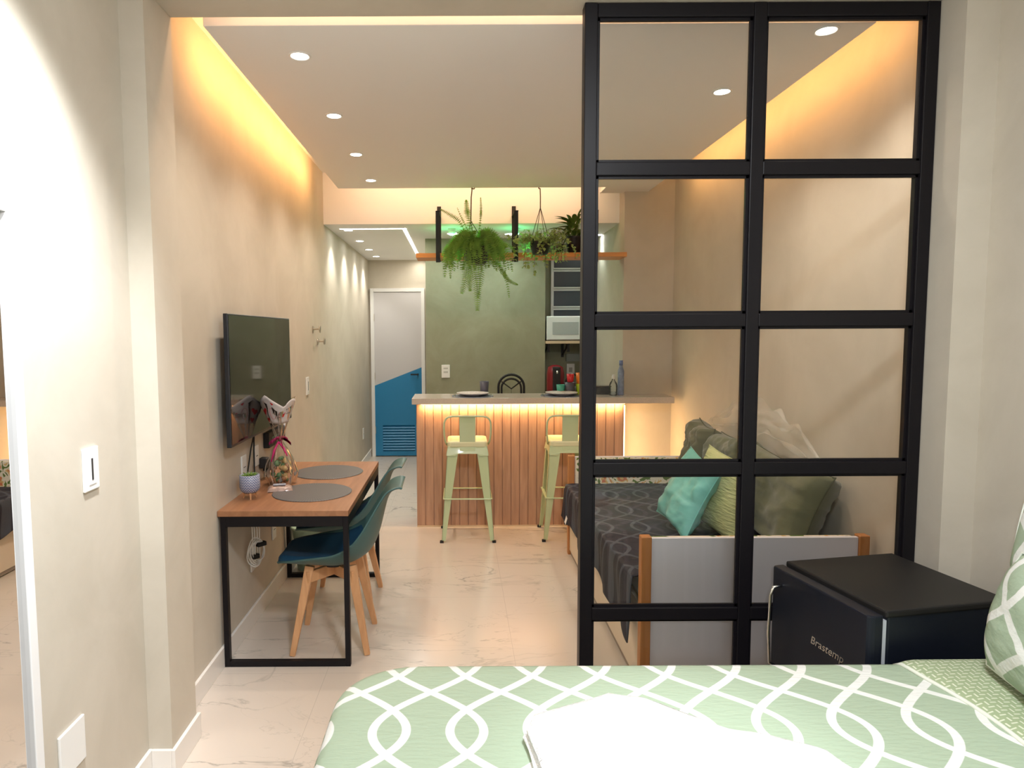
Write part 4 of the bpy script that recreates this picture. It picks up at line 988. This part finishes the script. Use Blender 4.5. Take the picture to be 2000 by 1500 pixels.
def cushion(name, label, loc, rot, w, h, th, mat, box=False, seed=0, group=None, puff=.5, wr=.006, pinch=.10, extra=None, rnd_=0.0):
    """pillow standing in local xz, thickness along y"""
    t = thing(name, label, 'cushion', loc, 0, group, rot=rot)
    mb = MB(); n = 30
    def side(sg):
        def fn(u, v):
            x, z = 2 * u - 1, 2 * v - 1
            ex = 1 - pinch * (1 - z * z) * abs(x) ** 3; ez = 1 - pinch * (1 - x * x) * abs(z) ** 3
            ex *= math.sqrt(1 - rnd_ * z * z / 2); ez *= math.sqrt(1 - rnd_ * x * x / 2)
            k = max(0, (1 - abs(x) ** (7 if box else 2.6))) * max(0, (1 - abs(z) ** (7 if box else 2.6)))
            tt = th / 2 * k ** (.32 if box else puff)
            nz = noise.noise(Vector((x * 2.2 + seed, z * 2.2, sg))) * wr * 2 + noise.noise(Vector((x * 6 + seed, z * 7, sg * 3))) * wr
            return (x * w / 2 * ex, sg * (tt + nz * min(1, k * 3)), (z * ez + 1) * h / 2)
        return fn
    mb.grid(side(1), n, n); mb.grid(side(-1), n, n)
    o = mb.build('cover', mat, t, smooth=True)
    ring = []
    for a, b, c, d in ((0, 0, 1, 0), (1, 0, 1, 1), (1, 1, 0, 1), (0, 1, 0, 0)):
        for i in range(14): ring.append(Vector(side(1)(a + (c - a) * i / 14, b + (d - b) * i / 14)) * 1.0)
    MB().tube([(p.x, 0, p.z) for p in ring], .0035, 6, closed=True).build('seam_piping', mat if extra is None else extra, t, smooth=True)
    return t
ol = 'olive velvet back cushions'
M['olive_seam'] = P('olive_seam', (0.07, 0.075, 0.04), 0.8)
cushion('back_cushion', 'large olive velvet cushion nearest the bedroom, leaning on the right wall', (1.555, 3.38, .545), (R(-20), R(3), R(-87)), .74, .43, .19, M['olive'], True, 1, ol, wr=.010, extra=M['olive_seam'])
cushion('back_cushion', 'large olive velvet cushion in the middle of the daybed, slumped against the wall', (1.575, 4.02, .545), (R(-18), R(-3), R(-90)), .50, .44, .19, M['olive'], True, 2, ol, wr=.016, extra=M['olive_seam'])
cushion('back_cushion', 'large olive velvet cushion with folded top, farthest along the daybed', (1.555, 4.42, .545), (R(-12), R(5), R(-94)), .34, .46, .17, M['olive'], True, 3, ol, wr=.02, extra=M['olive_seam'])
cushion('throw_pillow', 'square lime green quilted pillow leaning on the olive cushions', (1.335, 3.49, .545), (R(-15), R(4), R(-80)), .44, .42, .15, None, False, 4, wr=.003)
cushion('throw_pillow', 'small turquoise satin pillow propped against the lime pillow', (1.150, 3.56, .545), (R(-24), R(8), R(-86)), .40, .42, .14, M['turq'], False, 5, wr=.009)
m, nt, bs = newmat('lime_smocked'); tc = nt.nodes.new('ShaderNodeTexCoord')
mp = nt.nodes.new('ShaderNodeMapping'); mp.inputs['Scale'].default_value = (22, 22, 95); nt.links.new(tc.outputs['Object'], mp.inputs[0])
n_ = nt.nodes.new('ShaderNodeTexNoise'); n_.inputs['Scale'].default_value = 1; n_.inputs['Detail'].default_value = 2; nt.links.new(mp.outputs[0], n_.inputs['Vector'])
bp = nt.nodes.new('ShaderNodeBump'); bp.inputs['Strength'].default_value = .9; bp.inputs['Distance'].default_value = .012
nt.links.new(n_.outputs['Fac'], bp.inputs['Height']); nt.links.new(bp.outputs['Normal'], bs.inputs['Normal']); bs.inputs['Base Color'].default_value = (.50, .54, .27, 1); bs.inputs['Roughness'].default_value = .8
for o in list(bpy.data.objects):
    if o.type == 'MESH' and o.name.startswith(('cover', 'seam_piping')) and len(o.data.materials) == 0: o.data.materials.append(m)
# clear plastic bag slumped behind the cushions
rb = random.Random(2)
def bag(u, v):
    y = 3.10 + 1.40 * u; h = .24 + .28 * math.sin(PI * (.10 + .8 * u)) ** .8; z = .93 + (h - .30) * v * 1.15 + (.06 * noise.noise(Vector((u * 9, v * 5, 1))))
    return (1.705 + .05 * noise.noise(Vector((u * 6, v * 6, 4))) + .02 * v, y, z)
o = MB().grid(bag, 60, 24).build('plastic_bag', P('thin_plastic', (.85, .83, .80), .25, alpha=.16), None, smooth=True)
tag(o, 'crumpled clear plastic bag between the olive cushions and the wall', 'plastic bag')

# ================================================================== mini fridge
t = thing('mini_fridge', 'black mini fridge beside the bed in front of the partition', 'mini fridge', (1.182, 1.858, 0), R(10.5))
FW, FD, FH = .485, .440, .790
mb = MB().box(.062, FW, .004, FD - .004, .03, FH - .006); mb.build('cabinet', M['fridge'], t, bevel=.008)
B(.055, FW + .004, 0, FD, FH - .022, FH).build('top_panel', M['fridge_top'], t, bevel=.006)
def door(u, v):
    return None
pts = [(.0, .012), (.006, .003), (.018, 0), (.046, 0), (.046, FD), (.018, FD), (.006, FD - .003), (.0, FD - .012)]
fdoor = MB().prism(pts, .04, FH - .012).build('door', M['fridge'], t, bevel=.005)
B(.047, .061, .006, FD - .006, .05, FH - .03).build('door_gasket', P('grey_gasket', (.45, .47, .52), .5), t)
MB().tube([(-.001, FD - .055, .725), (-.028, FD - .052, .720), (-.036, FD - .048, .69), (-.038, FD - .045, .56), (-.034, FD - .048, .45), (-.001, FD - .05, .43)], .0055, 8).build('door_handle', M['chrome'], fdoor, smooth=True)
fc = bpy.data.curves.new('brand_lettering', 'FONT'); fc.body = 'Brastemp'; fc.size = .037; fc.extrude = .0008; fc.align_x = 'LEFT'; fc.shear = .2
fo = bpy.data.objects.new('door_lettering', fc); COL.objects.link(fo)
me = bpy.data.meshes.new_from_object(fo); me.materials.clear(); me.materials.append(M['chrome']); bpy.data.objects.remove(fo)
fo = bpy.data.objects.new('door_lettering', me); COL.objects.link(fo); fo.parent = fdoor; fo.location = (-.0012, .235, .592)
fo.rotation_euler = Matrix(((0, 0, -1), (-1, 0, 0), (0, 1, 0))).to_euler(); fo['label'] = 'chrome slanted lettering'

# ================================================================== bed
BX0, BX1, BY0, BY1, BZ = -.330, 1.81, .22, 1.838, .66
def rrect(ins, rl, z, n=10):
    x0, x1, y0, y1 = BX0 + ins, BX1 - ins * .3, BY0 + ins, BY1 - ins; out = []
    r = max(rl - ins, .01)
    for cx, cy_, a0, rr_ in ((x1 - .02, y1 - .02, 0, .02), (x0 + r, y1 - r, 90, r), (x0 + r, y0 + r, 180, r), (x1 - .02, y0 + .02, 270, .02)):
        for i in range(n + 1):
            a = R(a0 + 90 * i / n); out.append((cx + rr_ * math.cos(a), cy_ + rr_ * math.sin(a), z))
    return out
tag(B(BX0 + .10, BX1 - .02, BY0 + .03, BY1 - .03, 0, .40).build('box_spring', P('beige_upholstery', (.45, .40, .33), .8), None, bevel=.01), 'upholstered bed base under the green bedspread', 'bed base')
tag(B(BX0 + .04, BX1 - .02, BY0 + .02, BY1 - .02, .402, .64).build('bed_mattress', P('white_mattress', (.78, .77, .74), .8), None, bevel=.04), 'double mattress under the green bedspread', 'mattress')
prof = [(-.010, .10), (-.010, .30), (-.006, .50), (0, .61), (.004, .640), (.012, .653), (.030, .659), (.07, BZ), (.16, BZ + .002), (.36, BZ + .003)]
rings = [rrect(i, .21, z) for i, z in prof]; n = len(rings[0]); mb = MB()
for j, r_ in enumerate(rings):
    for k, p in enumerate(r_):
        wv = 0.010 * noise.noise(Vector((p[0] * 5, p[1] * 5, p[2] * 3))) * (1 if j < 4 else .4)
        mb.v.append((p[0] + wv, p[1] + wv * .3, p[2] + (wv * .3 if j > 3 else 0)))
for j in range(len(rings) - 1): mb.f += [(j * n + i, j * n + (i + 1) % n, (j + 1) * n + (i + 1) % n, (j + 1) * n + i) for i in range(n)]
mb.f.append(tuple((len(rings) - 1) * n + i for i in range(n)))
o = mb.build('green_bedspread', M['lattice_bed'], None, smooth=True); tag(o, 'sage green bedspread with white interlaced lattice on the near bed', 'bedspread')
def mat_dash():
    m, nt, bs = newmat('dashed_sheet'); tc, (x, y, z) = coords(nt)
    def dash(a, b, pa, pb, wa, wb, oa, ob):
        row = (b / pb + ob).f('FLOOR'); aa = a / pa + row * 0.5 + oa
        da = (aa.f('FRACT') - .5).f('ABSOLUTE') * pa; db = ((b / pb + ob).f('FRACT') - .5).f('ABSOLUTE') * pb
        return da.f('LESS_THAN', wa).f('MULTIPLY', db.f('LESS_THAN', wb))
    f = dash(x, y, .034, .017, .0075, .0021, 0, 0).f('MAXIMUM', dash(y, x, .034, .017, .0075, .0021, .3, .5))
    mixcol(nt, f * .75, (.33, .40, .24), (.74, .76, .62), bs.inputs['Base Color']); bs.inputs['Roughness'].default_value = .85
    return m
def fold(u, v):
    y = BY0 - .004 + v * (BY1 - BY0 + .002); wob = .018 * math.sin(y * 5.5) + .008 * math.sin(y * 13)
    x = 1.262 + wob * (1 - u) + u * (BX1 - 1.272); z = BZ + .008 + .006 * min(1, u * 14) + .003 * noise.noise(Vector((x * 5, y * 5, 0)))
    if v > .975: z -= .020 * ((v - .975) / .025) ** 2
    if u < .03: z -= .004 * (1 - u / .03)
    return (x, y, z)
o = MB().grid(fold, 60, 80).build('turned_sheet', mat_dash(), None, smooth=True, solid=.007); tag(o, 'turned back green sheet with small white dashes at the pillow end', 'sheet')
MB_ = MB().tube([fold(0, i / 60) for i in range(61)], .006, 6).build('sheet_hem', P('hem_white', (.74, .77, .68), .8), o, smooth=True)
cushion('bed_pillow', 'green lattice pillow leaning forward at the bed head', (1.405, 1.415, .684), (R(-13), R(1), R(-92)), .68, .345, .17, M['lattice_pillow'], False, 8, 'green lattice pillows', wr=.005, pinch=.0, rnd_=.30, extra=P('pillow_edge', (.74, .77, .70), .8))
cushion('bed_pillow', 'green lattice pillow standing behind the first against the wall', (1.540, 1.475, .684), (R(-3), R(-2), R(-90)), .68, .50, .12, M['lattice_pillow'], False, 9, 'green lattice pillows', wr=.005, pinch=.0, rnd_=.35, extra=bpy.data.materials['pillow_edge'])
# towel: folded pile with soft corners
outl = [(.14, 1.45), (.17, 1.52), (.28, 1.56), (.37, 1.61), (.45, 1.59), (.54, 1.50), (.62, 1.45), (.70, 1.425), (.80, 1.37), (.86, 1.25), (.70, 1.10), (.40, 1.06), (.22, 1.12), (.16, 1.30)]
def towel_ring(s, z, sd):
    cx, cy_ = .50, 1.37; out = []; N = 84
    for k in range(N):
        f = k / N * len(outl); i = int(f); q = f - i; a, b = outl[i % len(outl)], outl[(i + 1) % len(outl)]
        q = q * q * (3 - 2 * q) * .5 + q * .5
        x = a[0] + (b[0] - a[0]) * q; y = a[1] + (b[1] - a[1]) * q
        w_ = .012 * noise.noise(Vector((x * 9, y * 9, z * 30 + sd)))
        out.append((cx + (x - cx) * s + w_, cy_ + (y - cy_) * s + w_, z))
    return out
t = thing('white_towel', 'bright white folded towel lying on the green bedspread', 'towel', (0, 0, 0))
for (nm, z0, z1, s0_, s1_) in (('lower_fold', .667, .685, 1.0, .97), ('upper_fold', .686, .706, .97, .90)):
    rr_ = [towel_ring(s0_ * .93, z0, 1), towel_ring(s0_, z0 + .008, 1), towel_ring(s0_, z1 - .006, 1), towel_ring(s1_ * .97, z1 - .002, 2), towel_ring(s1_ * .85, z1, 2), towel_ring(s1_ * .5, z1 + .004, 3), towel_ring(s1_ * .12, z1 + .003, 3)]
    mb = MB(); n = 84
    for r_ in rr_: mb.v += r_
    for j in range(len(rr_) - 1): mb.f += [(j * n + i, j * n + (i + 1) % n, (j + 1) * n + (i + 1) % n, (j + 1) * n + i) for i in range(n)]
    mb.f.append(tuple((len(rr_) - 1) * n + i for i in range(n))); mb.f.append(tuple(reversed(range(n))))
    mb.build(nm, M['towel'], t, smooth=True)

# ================================================================== mirror
t = thing('wall_mirror', 'tall white framed mirror on the bedroom wall at the left edge', 'mirror', (-1.129, .95, .03))
ML, MH = .735, 1.905
mb = MB(); f = .034
mb.box(0, .028, 0, ML, 0, f); mb.box(0, .028, 0, ML, MH - f, MH); mb.box(0, .028, 0, f, f, MH - f); mb.box(0, .028, ML - f, ML, f, MH - f)
mb.build('mirror_frame', M['white_gloss'], t, bevel=.003)
B(.002, .014, f, ML - f, f, MH - f).build('mirror_glass', M['mirror'], t)
# bedroom ceiling lamp fixture
t = thing('bedroom_ceiling_lamp', 'round flush ceiling lamp above the bed', 'ceiling light', (.45, .55, 2.90))
MB().lathe([(.20, 0), (.20, -.05), (.185, -.06), (.185, 0)], n=40).build('lamp_rim', M['white_pl'], t, smooth=True)
MB().lathe([(0, -.055), (.18, -.055), (.18, -.050), (0, -.050)], n=40).build('lamp_diffuser', mat_emit('bedroom_diffuser', (.92, .96, 1), 4), t)
